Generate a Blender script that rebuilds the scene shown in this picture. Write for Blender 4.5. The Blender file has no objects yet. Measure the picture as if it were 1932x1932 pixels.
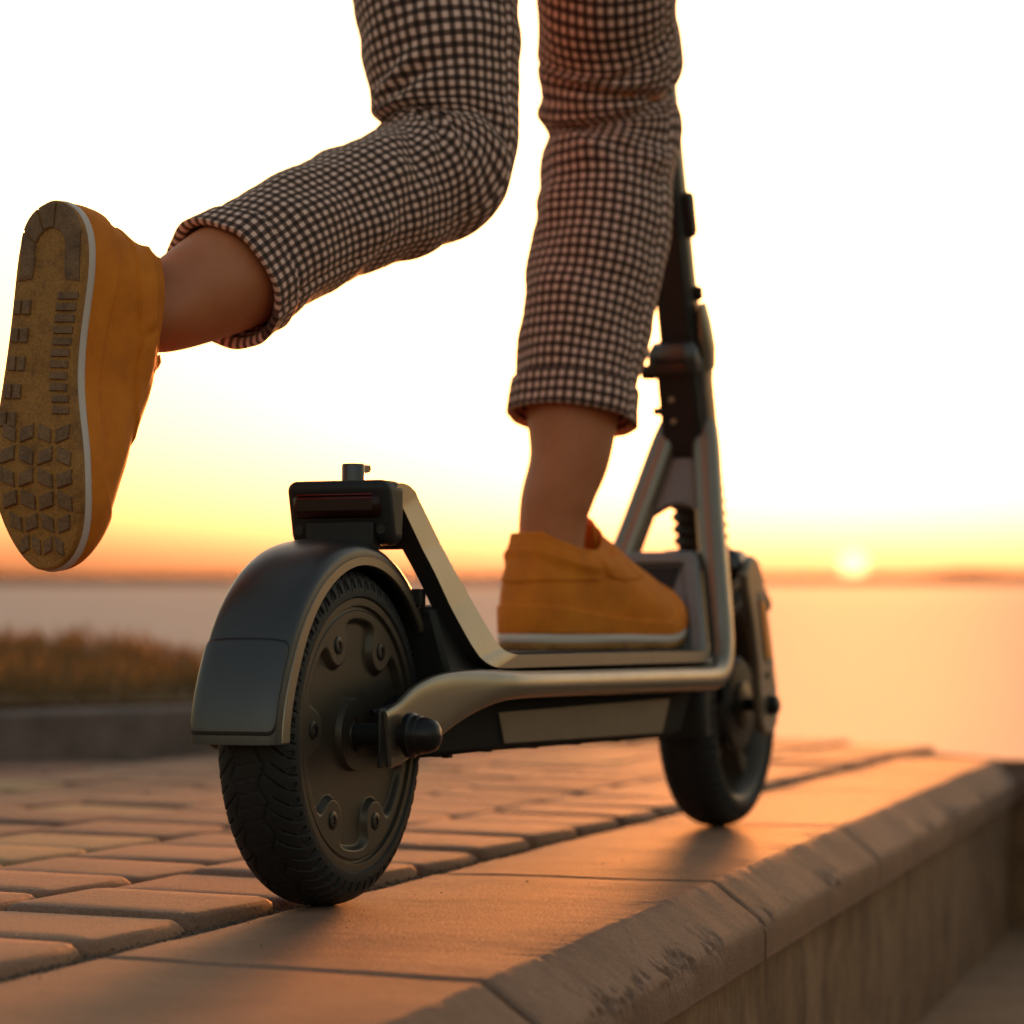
import bpy, bmesh, math, random
import numpy as np
from mathutils import Vector, Matrix, noise
random.seed(7)
PI = math.pi
scene = bpy.context.scene
col = scene.collection

# ------------------------------------------------------------------ camera, sky, sun, exposure
FPX = 5400.0; CPX = 966.0                       # focal length and centre in photo pixels (1932 wide)
CAM_H = .203
TILT = math.atan(226/FPX) - math.atan(129/FPX)  # the promenade slopes gently down towards the water
TMAT = Matrix.Rotation(-TILT, 4, 'X')
PITCH = math.atan(226/FPX)
cam_d = bpy.data.cameras.new('camera'); cam = bpy.data.objects.new('camera', cam_d); col.objects.link(cam)
cam.location = TMAT @ Vector((0, 0, CAM_H)); cam.rotation_euler = (PI/2 + math.atan(129/FPX), 0, 0)
cam_d.sensor_width = 36; cam_d.lens = FPX/1932*36; cam_d.clip_end = 20000; cam_d.clip_start = .05
cam_d.dof.use_dof = True; cam_d.dof.focus_distance = 2.08; cam_d.dof.aperture_fstop = 6.0
cam_d.dof.aperture_blades = 0
scene.camera = cam

SUN_AZ = math.radians(6.8); SUN_EL = math.radians(1.1)
w = bpy.data.worlds.new('World'); scene.world = w; w.use_nodes = True
nt = w.node_tree; bg = nt.nodes['Background']
sky = nt.nodes.new('ShaderNodeTexSky'); sky.sky_type = 'NISHITA'; sky.sun_disc = False
sky.sun_elevation = SUN_EL; sky.sun_rotation = SUN_AZ
sky.air_density = 1.0; sky.dust_density = 3.0; sky.ozone_density = 1.0; sky.altitude = 0
hs = nt.nodes.new('ShaderNodeHueSaturation'); hs.inputs['Saturation'].default_value = .85      # hazy evening air
wb = nt.nodes.new('ShaderNodeMix'); wb.data_type = 'RGBA'; wb.blend_type = 'MULTIPLY'; wb.inputs[0].default_value = 1; wb.inputs[7].default_value = (1.07, 1.0, .86, 1)
nt.links.new(sky.outputs[0], hs.inputs['Color']); nt.links.new(hs.outputs[0], wb.inputs[6]); nt.links.new(wb.outputs[2], bg.inputs[0]); bg.inputs[1].default_value = .15
sd = bpy.data.lights.new('sun', 'SUN'); sd.energy = 1.7; sd.angle = math.radians(8); sd.color = (1, .30, .07)
sun = bpy.data.objects.new('sun_lamp', sd); col.objects.link(sun)
sdir = Vector((math.sin(SUN_AZ)*math.cos(SUN_EL), math.cos(SUN_AZ)*math.cos(SUN_EL), math.sin(SUN_EL)))
sun.rotation_euler = sdir.to_track_quat('Z', 'Y').to_euler(); sun.location = sdir*30
scene.view_settings.view_transform = 'Standard'; scene.view_settings.look = 'None'
scene.view_settings.exposure = 2.38; scene.view_settings.gamma = 1
scene.render.engine = 'CYCLES'
scene.cycles.use_denoising = True
scene.cycles.max_bounces = 8
scene.cycles.sample_clamp_indirect = 6

# ------------------------------------------------------------------ helpers
def ray(px, py):
    v = Vector(((px-CPX)/FPX, 1, -(py-CPX)/FPX)); c, s = math.cos(PITCH), math.sin(PITCH)
    return Vector((v.x, v.y*c - v.z*s, v.y*s + v.z*c))
def at(px, py, depth):                           # photo pixel + distance -> promenade frame
    return Vector((0, 0, CAM_H)) + ray(px, py)*depth
def ground(px, py, z=0):
    r = ray(px, py); return Vector((0, 0, CAM_H)) + r*((z-CAM_H)/r.z)

def tag(o, label=None, cat=None, group=None, kind=None):
    if label: o['label'] = label
    if cat: o['category'] = cat
    if group: o['group'] = group
    if kind: o['kind'] = kind
    return o
def mk(name, verts, faces, mats, parent=None, smooth=True, midx=None, uvs=None, sharp=None):
    me = bpy.data.meshes.new(name); me.from_pydata([tuple(v) for v in verts], [], [tuple(f) for f in faces]); me.update()
    if not isinstance(mats, (list, tuple)): mats = [mats]
    for m in mats: me.materials.append(m)
    if midx is not None: me.polygons.foreach_set('material_index', list(midx))
    if smooth:
        me.polygons.foreach_set('use_smooth', [True]*len(me.polygons))
        if sharp: me.set_sharp_from_angle(angle=math.radians(sharp))
    if uvs is not None:
        ul = me.uv_layers.new(name='UVMap'); li = [l.vertex_index for l in me.loops]
        arr = np.array(uvs)[li] if not callable(uvs) else np.array(uvs(me))
        ul.data.foreach_set('uv', arr.ravel())
    o = bpy.data.objects.new(name, me); col.objects.link(o)
    if parent: o.parent = parent
    return o
def fixn(o):
    bm = bmesh.new(); bm.from_mesh(o.data); bmesh.ops.recalc_face_normals(bm, faces=bm.faces); bm.to_mesh(o.data); bm.free(); return o
def bev(o, wdt=.002, seg=2, ang=40):
    m = o.modifiers.new('bevel', 'BEVEL'); m.width = wdt; m.segments = seg; m.limit_method = 'ANGLE'; m.angle_limit = math.radians(ang)
    return o
def loft(rings, closed=True, cap=True):
    n = len(rings[0]); V = [p for r in rings for p in r]; Fc = []
    m = n if closed else n-1
    for i in range(len(rings)-1):
        for j in range(m):
            a = i*n+j; b = i*n+(j+1) % n; Fc.append((a, b, b+n, a+n))
    if cap and closed:
        Fc.append(tuple(range(n-1, -1, -1))); Fc.append(tuple((len(rings)-1)*n+j for j in range(n)))
    return V, Fc
def boxv(x0, x1, y0, y1, z0, z1):
    V = [(x, y, z) for x in (x0, x1) for y in (y0, y1) for z in (z0, z1)]
    return V, [(0, 1, 3, 2), (4, 6, 7, 5), (0, 4, 5, 1), (2, 3, 7, 6), (0, 2, 6, 4), (1, 5, 7, 3)]
def box(name, b, mat, parent, bw=.002):
    V, Fc = boxv(*b); o = fixn(mk(name, V, Fc, mat, parent, smooth=True, sharp=35))
    return bev(o, bw) if bw else o
def hexa(name, lo, hi, mat, parent, bw=.002):      # 4 bottom points, 4 top points
    V = list(lo)+list(hi); Fc = [(3, 2, 1, 0), (4, 5, 6, 7)]+[(i, (i+1) % 4, 4+(i+1) % 4, 4+i) for i in range(4)]
    o = fixn(mk(name, V, Fc, mat, parent, sharp=35)); return bev(o, bw) if bw else o
def prism(name, poly, x0, x1, mat, parent, bw=.0015):   # polygon in (y,z), extruded in x
    n = len(poly); V = [(x0, a, b) for a, b in poly]+[(x1, a, b) for a, b in poly]
    Fc = [tuple(range(n)), tuple(range(2*n-1, n-1, -1))]+[(i, (i+1) % n, n+(i+1) % n, n+i) for i in range(n)]
    o = fixn(mk(name, V, Fc, mat, parent, sharp=35)); return bev(o, bw) if bw else o
def lathe_x(name, prof, cy, cz, mat, parent, n=48, smooth=True, sharp=35):   # profile (x, r) round an axis along x
    V = []; Fc = []
    for x, r in prof:
        for j in range(n):
            a = 2*PI*j/n; V.append((x, cy+r*math.cos(a), cz+r*math.sin(a)))
    for i in range(len(prof)-1):
        for j in range(n): Fc.append((i*n+j, i*n+(j+1) % n, (i+1)*n+(j+1) % n, (i+1)*n+j))
    Fc.append(tuple(range(n))); Fc.append(tuple((len(prof)-1)*n+j for j in reversed(range(n))))
    return fixn(mk(name, V, Fc, mat, parent, smooth, sharp=sharp))
def catmull(P, n):
    P = [np.array(p, float) for p in P]; P = [2*P[0]-P[1]]+P+[2*P[-1]-P[-2]]; out = []
    for i in range(1, len(P)-2):
        for k in range(n):
            t = k/n; a, b, c, d = P[i-1:i+3]
            out.append(.5*((2*b)+(c-a)*t+(2*a-5*b+4*c-d)*t*t+(3*b-a-3*c+d)*t**3))
    out.append(P[-2]); return out
def sst(a, b, x):
    t = np.clip((np.asarray(x, float)-a)/(b-a), 0, 1); return t*t*(3-2*t)

# ------------------------------------------------------------------ materials
def newmat(name):
    m = bpy.data.materials.new(name); m.use_nodes = True
    return m, m.node_tree, m.node_tree.nodes['Principled BSDF']
def setp(b, **k):
    for n_, v in k.items():
        b.inputs[n_.replace('_', ' ')].default_value = v
def nz(t, scale, detail=4, rough=.6, coord='Object', vec=None, sc=None):
    n_ = t.nodes.new('ShaderNodeTexNoise'); n_.inputs['Scale'].default_value = scale; n_.inputs['Detail'].default_value = detail
    n_.inputs['Roughness'].default_value = rough
    if vec is None:
        c = t.nodes.new('ShaderNodeTexCoord'); vec = c.outputs[coord]
    if sc:
        mp = t.nodes.new('ShaderNodeMapping'); mp.inputs['Scale'].default_value = sc; t.links.new(vec, mp.inputs[0]); vec = mp.outputs[0]
    t.links.new(vec, n_.inputs['Vector']); return n_
def ramp(t, src, stops):
    r = t.nodes.new('ShaderNodeValToRGB'); e = r.color_ramp.elements
    while len(e) < len(stops): e.new(.5)
    for q, (p, c) in zip(e, stops): q.position = p; q.color = (*c, 1) if len(c) == 3 else c
    t.links.new(src, r.inputs[0]); return r
def mixc(t, fac, a, b, mode='MIX'):
    m = t.nodes.new('ShaderNodeMix'); m.data_type = 'RGBA'; m.blend_type = mode
    for s, v in ((0, fac), (6, a), (7, b)):
        if hasattr(v, 'links'): t.links.new(v, m.inputs[s])
        else: m.inputs[s].default_value = v if s == 0 else ((*v, 1) if len(v) == 3 else v)
    return m.outputs[2]
def bump(t, b, h, st=.3, dist=.002):
    n_ = t.nodes.new('ShaderNodeBump'); n_.inputs['Strength'].default_value = st; n_.inputs['Distance'].default_value = dist
    t.links.new(h, n_.inputs['Height']); t.links.new(n_.outputs[0], b.inputs['Normal']); return n_
def simple(name, c, rough=.5, metal=0, spec=.5, grain=None, coat=0):
    m, t, b = newmat(name); setp(b, Base_Color=(*c, 1), Roughness=rough, Metallic=metal)
    b.inputs['Specular IOR Level'].default_value = spec
    if coat: b.inputs['Coat Weight'].default_value = coat
    if grain:
        n_ = nz(t, grain[0], 3); bump(t, b, n_.outputs[0], grain[1], grain[2])
        n2 = nz(t, 40, 4); r = t.nodes.new('ShaderNodeMapRange'); r.inputs[3].default_value = rough-.07; r.inputs[4].default_value = rough+.1
        t.links.new(n2.outputs[0], r.inputs[0]); t.links.new(r.outputs[0], b.inputs['Roughness'])
    return m
M = {}
M['paint'] = simple('titanium_paint', (.27, .23, .18), .30, .75, grain=(2500, .05, .0004))
M['paint_dark'] = simple('gunmetal_paint', (.075, .072, .075), .31, .7, grain=(2500, .05, .0004))
M['hub'] = simple('hub_paint', (.068, .054, .040), .40, .5, grain=(2500, .06, .0004))
M['plastic'] = simple('black_plastic', (.012, .012, .013), .5, 0, .35, grain=(1800, .1, .0004))
M['panelgrey'] = simple('grey_plastic', (.20, .195, .20), .5, .2, grain=(1500, .08, .0004))
M['rubber'] = simple('tyre_rubber', (.014, .014, .015), .62, 0, .35, grain=(900, .15, .0004))
M['mat_rubber'] = simple('grip_rubber', (.018, .018, .019), .7, 0, .3, grain=(700, .2, .0005))
M['bolt'] = simple('black_steel', (.02, .02, .021), .35, .6)
M['plastic_matt'] = simple('matt_black_plastic', (.010, .010, .011), .8, 0, .12)
M['boxside'] = simple('tan_side_panel', (.13, .10, .07), .5, .3, grain=(1500, .1, .0004))
M['amber'] = simple('amber_reflector', (.95, .30, .02), .4, 0, .5)
m, t, b = newmat('tail_lens'); setp(b, Base_Color=(.02, .003, .003, 1), Roughness=.3); b.inputs['Specular IOR Level'].default_value = .25; M['lens'] = m
M['lensred'] = simple('red_light_strip', (.20, .012, .01), .2, 0, .7)
M['midsole'] = simple('white_midsole', (.66, .56, .52), .6, grain=(900, .15, .0005))
def worn(name, lo, mid, hi):
    m, t, b = newmat(name); n1 = nz(t, 45, 6, .7); r = ramp(t, n1.outputs[0], [(.3, lo), (.5, mid), (.72, hi)]); n2 = nz(t, 500, 3)
    r2 = ramp(t, n2.outputs[0], [(.35, (.55, .5, .45)), (.55, (1, 1, 1))]); t.links.new(mixc(t, .7, r.outputs[0], r2.outputs[0], 'MULTIPLY'), b.inputs['Base Color'])
    setp(b, Roughness=.65); bump(t, b, n2.outputs[0], .5, .0012); return m
M['gum'] = worn('gum_outsole', (.20, .085, .018), (.38, .165, .03), (.44, .20, .04))
M['lug'] = worn('brown_tread', (.12, .06, .03), (.22, .115, .055), (.30, .155, .065))
# suede
m, t, b = newmat('mustard_suede')
n1 = nz(t, 25, 5, .6); r = ramp(t, n1.outputs[0], [(.3, (.60, .150, .001)), (.5, (.74, .20, .002)), (.72, (.84, .25, .003))]); t.links.new(r.outputs[0], b.inputs['Base Color'])
setp(b, Roughness=.75); b.inputs['Sheen Weight'].default_value = .08; b.inputs['Sheen Roughness'].default_value = .4
b.inputs['Sheen Tint'].default_value = (1, .45, .1, 1)
bump(t, b, nz(t, 700, 5, .75).outputs[0], .5, .0011); M['suede'] = m
# skin
m, t, b = newmat('skin')
n1 = nz(t, 30, 4); r = ramp(t, n1.outputs[0], [(.3, (.46, .15, .060)), (.7, (.56, .195, .085))]); t.links.new(r.outputs[0], b.inputs['Base Color'])
setp(b, Roughness=.5); b.inputs['Subsurface Weight'].default_value = .25; b.inputs['Subsurface Radius'].default_value = (.01, .004, .002)
b.inputs['Subsurface Scale'].default_value = .6
bump(t, b, nz(t, 500, 4).outputs[0], .15, .0005); M['skin'] = m
# gingham
m, t, b = newmat('gingham_fabric')
uv = t.nodes.new('ShaderNodeUVMap'); sep = t.nodes.new('ShaderNodeSeparateXYZ'); t.links.new(uv.outputs[0], sep.inputs[0])
def stripe(sock):
    f = t.nodes.new('ShaderNodeMath'); f.operation = 'FRACT'; t.links.new(sock, f.inputs[0])
    a = t.nodes.new('ShaderNodeMath'); a.operation = 'PINGPONG'; a.inputs[1].default_value = .5; t.links.new(f.outputs[0], a.inputs[0])
    s = t.nodes.new('ShaderNodeMapRange'); s.interpolation_type = 'SMOOTHSTEP'
    s.inputs[1].default_value = .2; s.inputs[2].default_value = .3; t.links.new(a.outputs[0], s.inputs[0]); return s.outputs[0]
s1, s2 = stripe(sep.outputs[0]), stripe(sep.outputs[1])
ad = t.nodes.new('ShaderNodeMath'); ad.operation = 'ADD'; t.links.new(s1, ad.inputs[0]); t.links.new(s2, ad.inputs[1])
hf = t.nodes.new('ShaderNodeMath'); hf.operation = 'MULTIPLY'; hf.inputs[1].default_value = .5; t.links.new(ad.outputs[0], hf.inputs[0])
r = ramp(t, hf.outputs[0], [(0, (.022, .009, .007)), (.5, (.155, .074, .058)), (1, (.86, .56, .47))])
t.links.new(r.outputs[0], b.inputs['Base Color']); setp(b, Roughness=.85)
b.inputs['Sheen Weight'].default_value = .12; b.inputs['Sheen Tint'].default_value = (1, .7, .45, 1)
wv = t.nodes.new('ShaderNodeTexNoise'); wv.inputs['Scale'].default_value = 12; wv.inputs['Detail'].default_value = 2; t.links.new(uv.outputs[0], wv.inputs['Vector'])
bump(t, b, wv.outputs[0], .3, .0004); M['gingham'] = m
# pavers
def stone_mat(name, lo, hi, spk=.25, rough=.72, rnd=True):
    m, t, b = newmat(name)
    n1 = nz(t, 14, 6, .65); r = ramp(t, n1.outputs[0], [(.3, lo), (.7, hi)])
    c = r.outputs[0]
    n2 = nz(t, 420, 3, .7); r2 = ramp(t, n2.outputs[0], [(.36, (.45, .42, .40)), (.5, (1, 1, 1)), (.68, (1.25, 1.2, 1.15))])
    c = mixc(t, spk*2.2, c, r2.outputs[0], 'MULTIPLY')
    if rnd:
        oi = t.nodes.new('ShaderNodeObjectInfo'); r3 = ramp(t, oi.outputs['Random'], [(0, (.72, .70, .72)), (.35, (1, .95, .9)), (.7, (1.05, .98, .86)), (1, (1.15, 1.08, 1.0))])
        c = mixc(t, .85, c, r3.outputs[0], 'MULTIPLY')
    n3 = nz(t, 5, 5, .7); r4 = ramp(t, n3.outputs[0], [(.42, (1, 1, 1)), (.62, (.72, .68, .66))]); c = mixc(t, .6, c, r4.outputs[0], 'MULTIPLY')
    t.links.new(c, b.inputs['Base Color']); setp(b, Roughness=rough); b.inputs['Specular IOR Level'].default_value = .45
    mm = t.nodes.new('ShaderNodeMath'); mm.operation = 'ADD'; t.links.new(n2.outputs[0], mm.inputs[0])
    n5 = nz(t, 90, 4, .7); t.links.new(n5.outputs[0], mm.inputs[1]); bump(t, b, mm.outputs[0], .6, .0022)
    return m
M['paver'] = stone_mat('paver_sand', (.265, .14, .09), (.345, .195, .135))
M['paver_red'] = stone_mat('paver_red', (.27, .12, .08), (.34, .155, .105), .4)
M['paver_yellow'] = stone_mat('paver_yellow', (.38, .25, .13), (.45, .31, .17))
M['kerb'] = stone_mat('kerb_concrete', (.185, .10, .066), (.265, .148, .102), .22)
M['joint'] = stone_mat('joint_sand', (.10, .07, .05), (.16, .11, .08), .5, .95, False)
# wall
m, t, b = newmat('stained_wall')
n1 = nz(t, 9, 6, .7, sc=(1.4, 1.4, .8)); r = ramp(t, n1.outputs[0], [(.3, (.08, .038, .017)), (.48, (.21, .11, .055)), (.7, (.30, .17, .09))])
n2 = nz(t, 30, 5, .7); r2 = ramp(t, n2.outputs[0], [(.3, (.6, .55, .5)), (.6, (1, 1, 1))])
t.links.new(mixc(t, .8, r.outputs[0], r2.outputs[0], 'MULTIPLY'), b.inputs['Base Color']); setp(b, Roughness=.85)
bump(t, b, n2.outputs[0], .5, .004); M['wall'] = m
M['lower'] = stone_mat('lower_ground', (.32, .18, .10), (.42, .25, .15), .3, .85, False)
M['darkkerb'] = stone_mat('dark_concrete', (.14, .105, .095), (.22, .165, .145), .3, .85, False)
M['soil'] = stone_mat('bank_soil', (.13, .08, .03), (.20, .125, .05), .4, .95, False)
m, t, b = newmat('dry_grass')
oi = t.nodes.new('ShaderNodeTexCoord'); n1 = nz(t, 3.0, 4); r = ramp(t, n1.outputs[0], [(.3, (.10, .072, .022)), (.5, (.19, .11, .038)), (.75, (.27, .16, .055))])
t.links.new(r.outputs[0], b.inputs['Base Color']); setp(b, Roughness=.7); b.inputs['Transmission Weight'].default_value = 0
b.inputs['Subsurface Weight'].default_value = 0
tr = t.nodes.new('ShaderNodeBsdfTranslucent'); t.links.new(r.outputs[0], tr.inputs[0]); ms = t.nodes.new('ShaderNodeMixShader'); ms.inputs[0].default_value = .35
t.links.new(b.outputs[0], ms.inputs[1]); t.links.new(tr.outputs[0], ms.inputs[2]); t.links.new(ms.outputs[0], t.nodes['Material Output'].inputs[0]); M['grass'] = m
m, t, b = newmat('sea_water'); setp(b, Base_Color=(.52, .46, .42, 1), Roughness=.65); b.inputs['Specular IOR Level'].default_value = .025; b.inputs['IOR'].default_value = 1.33  # pale base colour stands in for the sky reflected on the water
n1 = nz(t, 1.2, 5, .65, sc=(.5, 1.4, 1)); n2 = nz(t, .03, 4, .6, sc=(.35, 1.6, 1))
mm = t.nodes.new('ShaderNodeMath'); mm.operation = 'ADD'; t.links.new(n1.outputs[0], mm.inputs[0]); t.links.new(n2.outputs[0], mm.inputs[1])
bump(t, b, mm.outputs[0], .35, .25); M['sea'] = m
M['shore'] = simple('far_wood', (.06, .035, .022), .9)

# ------------------------------------------------------------------ setting (promenade frame: z = 0 on the kerb top)
LOCAL = []                                     # top-level objects built in the promenade frame
def loc(o): LOCAL.append(o); return o
def bev_pt(s):                                 # outer top edge of the kerb, s metres along
    d = Vector((.835, 3.085)).normalized(); return Vector((-.017, 1.677)) + d*s
def joint_pt(y):
    return Vector((-.299 + (y-1.682)*.683/2.166, y))
# cross joints: (s along edge, y on the paver side)
CUTS = [(-1.38, .56), (-.69, 1.19), (0, 1.803), (.69, 2.42), (1.37, 3.05), (2.05, 3.68), (2.60, 4.20), (3.02, 4.62)]

bed = loc(tag(fixn(mk('pavement', *boxv(0, 1, 0, 1, 0, 1), M['joint'], smooth=False)), kind='structure'))
poly = [Vector((-.58, .3)), joint_pt(1.0), joint_pt(4.66), Vector((.80, 4.72)), Vector((.52, 5.56)), Vector((-.80, 4.33)), Vector((-2.6, 2.65)), Vector((-2.6, .3))]
V = [(p.x, p.y, -.0045) for p in poly]+[(p.x, p.y, -.30) for p in poly]; n = len(poly)
Fc = [tuple(range(n)), tuple(range(2*n-1, n-1, -1))]+[(i, (i+1) % n, n+(i+1) % n, n+i) for i in range(n)]
me = bpy.data.meshes.new('pavement'); me.from_pydata(V, [], Fc); me.materials.append(M['joint']); bed.data = me; fixn(bed)

def inside(p, pg):
    c = False; j = len(pg)-1
    for i in range(len(pg)):
        if (pg[i].y > p.y) != (pg[j].y > p.y) and p.x < (pg[j].x-pg[i].x)*(p.y-pg[i].y)/(pg[j].y-pg[i].y)+pg[i].x: c = not c
        j = i
    return c
U = Vector((.3007, .9537)); NU = Vector((.9537, -.3007)); SK = -.22
PU, PV = .161, .172
def paver_mesh(seed):
    rnd = random.Random(seed); hu, hv = PU/2-.0022, PV/2-.0022
    def outline(ins, z, jit):
        pts = []; rc = .012-ins*.2
        for (su, sv) in ((1, 1), (-1, 1), (-1, -1), (1, -1)):
            a0 = {(1, 1): 0, (-1, 1): 90, (-1, -1): 180, (1, -1): 270}[(su, sv)]
            for k in range(4):
                a = math.radians(a0+k*30); u = su*(hu-ins-rc)+rc*math.cos(a); v = sv*(hv-ins-rc)+rc*math.sin(a)
                u += rnd.uniform(-jit, jit); v += rnd.uniform(-jit, jit)
                q = U*(u+SK*v)+NU*v; pts.append((q.x, q.y, z+rnd.uniform(-jit, jit)*.4))
        return pts
    R = [outline(0, -.05, 0), outline(0, -.008, .0008), outline(.0016, -.0026, .0009), outline(.0042, .0002, .0009), outline(.0078, .0016, .0005), outline(.035, .002, .0002)]
    V, Fc = loft(R, cap=False); k = len(V); V.append((0, 0, .002)); nn = 16
    for j in range(nn): Fc.append(((len(R)-1)*nn+j, (len(R)-1)*nn+(j+1) % nn, k))
    me = bpy.data.meshes.new('paver'); me.from_pydata(V, [], Fc); me.polygons.foreach_set('use_smooth', [True]*len(Fc)); me.materials.append(M['paver'])
    bm = bmesh.new(); bm.from_mesh(me); bmesh.ops.recalc_face_normals(bm, faces=bm.faces); bm.to_mesh(me); bm.free()
    return me
PM = [paver_mesh(k) for k in range(5)]
A0 = Vector((-.271, 2.104)); cand = []
safe = [Vector((-.60, .3)), joint_pt(.9), joint_pt(4.66), Vector((.76, 4.74)), Vector((.51, 5.46)), Vector((-.80, 4.24)), Vector((-2.5, 2.6)), Vector((-2.5, .3))]
for c in range(-14, 5):
    for r_ in range(-14, 26):
        v = c*PV; u = r_*PU + SK*v + (.085 if c % 2 else 0)
        p = A0 + U*u + NU*v
        if inside(p + U*0 , safe) and inside(p-NU*.0, safe): cand.append((p.length if abs(p.x) < p.y*.24+.12 else 50+p.length, c, r_, p))
cand.sort(key=lambda q: q[0])
rest_v, rest_f = [], []
for i, (_, c, r_, p) in enumerate(cand):
    rot = random.uniform(-.012, .012); z = .004+random.uniform(-.0022, .0022); tx, ty = random.uniform(-.008, .008), random.uniform(-.008, .008)
    if (c, r_) == (0, 0): z = .0055
    me = PM[random.randrange(5)]
    mat = M['paver']
    q = random.random()
    if (c, r_) == (0, 1): mat = M['paver_red']
    elif q < .07: mat = M['paver_red']
    elif q < .16: mat = M['paver_yellow']
    if i < 300:
        o = bpy.data.objects.new('paver', me); col.objects.link(o); o.parent = bed
        o.location = (p.x, p.y, z); o.rotation_euler = (tx, ty, rot)
        if mat is not M['paver']:
            o.material_slots[0].link = 'OBJECT'; o.material_slots[0].material = mat
    else:
        b0 = len(rest_v); rest_v += [(v.co.x+p.x, v.co.y+p.y, v.co.z+z) for v in me.vertices]
        rest_f += [tuple(b0+k for k in pl.vertices) for pl in me.polygons]
if rest_v: tag(mk('outer_pavers', rest_v, rest_f, M['paver'], bed), kind='stuff')

# kerb stones along the edge
kerb = loc(tag(fixn(mk('kerb_footing', *boxv(0, 1, 0, 1, 0, 1), M['joint'], smooth=False)), kind='structure'))
def kerb_prof(k):                              # (fraction across from paver joint to outer edge, offset beyond edge, z)
    return [(0, 0, -.06), (.001, 0, -.012), (.006, 0, -.002)] + [(q, 0, 0) for q in (.03, .1, .2, .3, .4, .5, .6, .7, .8, .88, .94, .975)] + \
        [(1, o_, z_) for o_, z_ in catmull([(0, 0), (.006, -.0035), (.02, -.0145), (.033, -.0245), (.041, -.0315), (.0435, -.04), (.0435, -.058), (.042, -.064), (.03, -.0645)], 5)]
def kerb_stone(i, a0, a1, b0, b1, chips):
    prof = kerb_prof(0); NL = 220; rings = []
    eo = Vector((b1.x-b0.x, b1.y-b0.y)).normalized(); no = Vector((eo.y, -eo.x))
    for k in range(NL+1):
        t = k/NL; g = .003
        L_ = (b1-b0).length; tt = g/L_+t*(1-2*g/L_); a = a0.lerp(a1, tt); bb = b0.lerp(b1, tt); ring = []
        endr = max(0, 1-min(t, 1-t)*L_/.006)
        for (f, off, z) in prof:
            p = a.lerp(bb, f)+no*off; P = Vector((p.x, p.y, z))
            nn = noise.noise(P*9)*.0012+noise.noise(P*40)*.0004
            # worn arrises
            e1 = math.exp(-((off-.0)/.006)**2)*(f > .9); e2 = math.exp(-((z+.031)/.009)**2)*(off > .02)
            chip = max(0, noise.noise(P*9+Vector((i*7, 0, 3)))*.6+noise.noise(P*60)*.3+noise.noise(P*150)*.25+chips-.36)
            d = chip*(.014*e2+.002*e1)
            P = P+Vector((-no.x*d, -no.y*d, -d*.6 if e2 > e1 else -d))
            P.z += nn*(1 if z > -.05 else 0) - endr*.002*(z > -.04)
            ring.append(P)
        rings.append(ring)
    V, Fc = loft(rings, closed=False, cap=False); n_ = len(prof)
    Fc.append(tuple(range(n_))); Fc.append(tuple(NL*n_+j for j in reversed(range(n_))))
    o = fixn(mk('kerb_stone', V, Fc, M['kerb'], kerb, sharp=50)); return o
chipv = [.1, .12, .33, .20, .2, .22, .1]
for i in range(len(CUTS)-1):
    (s0, y0), (s1, y1) = CUTS[i], CUTS[i+1]
    kerb_stone(i, joint_pt(y0), joint_pt(y1), bev_pt(s0), bev_pt(s1), chipv[i])
C1 = bev_pt(3.02); C2 = Vector((3.44, 3.44)); J1 = joint_pt(4.62); J2 = Vector((3.50, 3.60))
for k in range(4): kerb_stone(9+k, J1.lerp(J2, k/4), J1.lerp(J2, (k+1)/4), C1.lerp(C2, k/4), C1.lerp(C2, (k+1)/4), .15)
# footing under the stones
edge = [bev_pt(-1.38), bev_pt(3.02), C2]; inn = [joint_pt(.56), joint_pt(4.62), J2]
def footing():
    V = []; 
    for a, b_ in zip(inn, edge):
        a2 = a.lerp(b_, .05); b2 = b_.lerp(a, .12)
        V += [(a2.x, a2.y, -.05), (b2.x, b2.y, -.05), (a2.x, a2.y, -.3), (b2.x, b2.y, -.3)]
    Fc = []
    for i in range(2):
        o = i*4; Fc += [(o, o+1, o+5, o+4), (o+2, o+6, o+7, o+3), (o, o+4, o+6, o+2), (o+1, o+3, o+7, o+5)]
    Fc += [(0, 2, 3, 1), (8, 9, 11, 10)]
    me = bpy.data.meshes.new('kerb_footing'); me.from_pydata(V, [], Fc); me.materials.append(M['joint']); return me
kerb.data = footing(); fixn(kerb)
# low retaining wall below the kerb, lower ground
def wall_mesh():
    pts = [bev_pt(-1.6), bev_pt(3.02), C2]; off = .030; rows = []
    NS = 160; full = []
    for k in range(NS+1):
        t = k/NS*2; i = min(1, int(t)); p = pts[i].lerp(pts[i+1], t-i); d = (pts[i+1]-pts[i]).normalized(); no = Vector((d.y, -d.x)); full.append((p, no))
    for k, (p, no) in enumerate(full):
        ring = []
        for z in np.linspace(-.0645, -.32, 22):
            d = off+noise.noise(Vector((p.x*6, p.y*6, z*8)))*.006+noise.noise(Vector((p.x*22, p.y*22, z*22)))*.003
            if z > -.085: d -= .004*noise.noise(Vector((p.x*40, p.y*40, 0)))
            q = p+no*d; ring.append((q.x, q.y, z))
        q = p-no*.04; ring += [(q.x, q.y, -.32), (q.x, q.y, -.0645)]
        rows.append(ring)
    return loft(rows, closed=True, cap=True)
o = fixn(mk('retaining_wall', *wall_mesh(), M['wall'], sharp=60))
loc(tag(o, 'low stained concrete retaining wall below the bevelled kerb edge', 'wall'))
V = []; Fc = []; NX, NY = 60, 90
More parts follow.
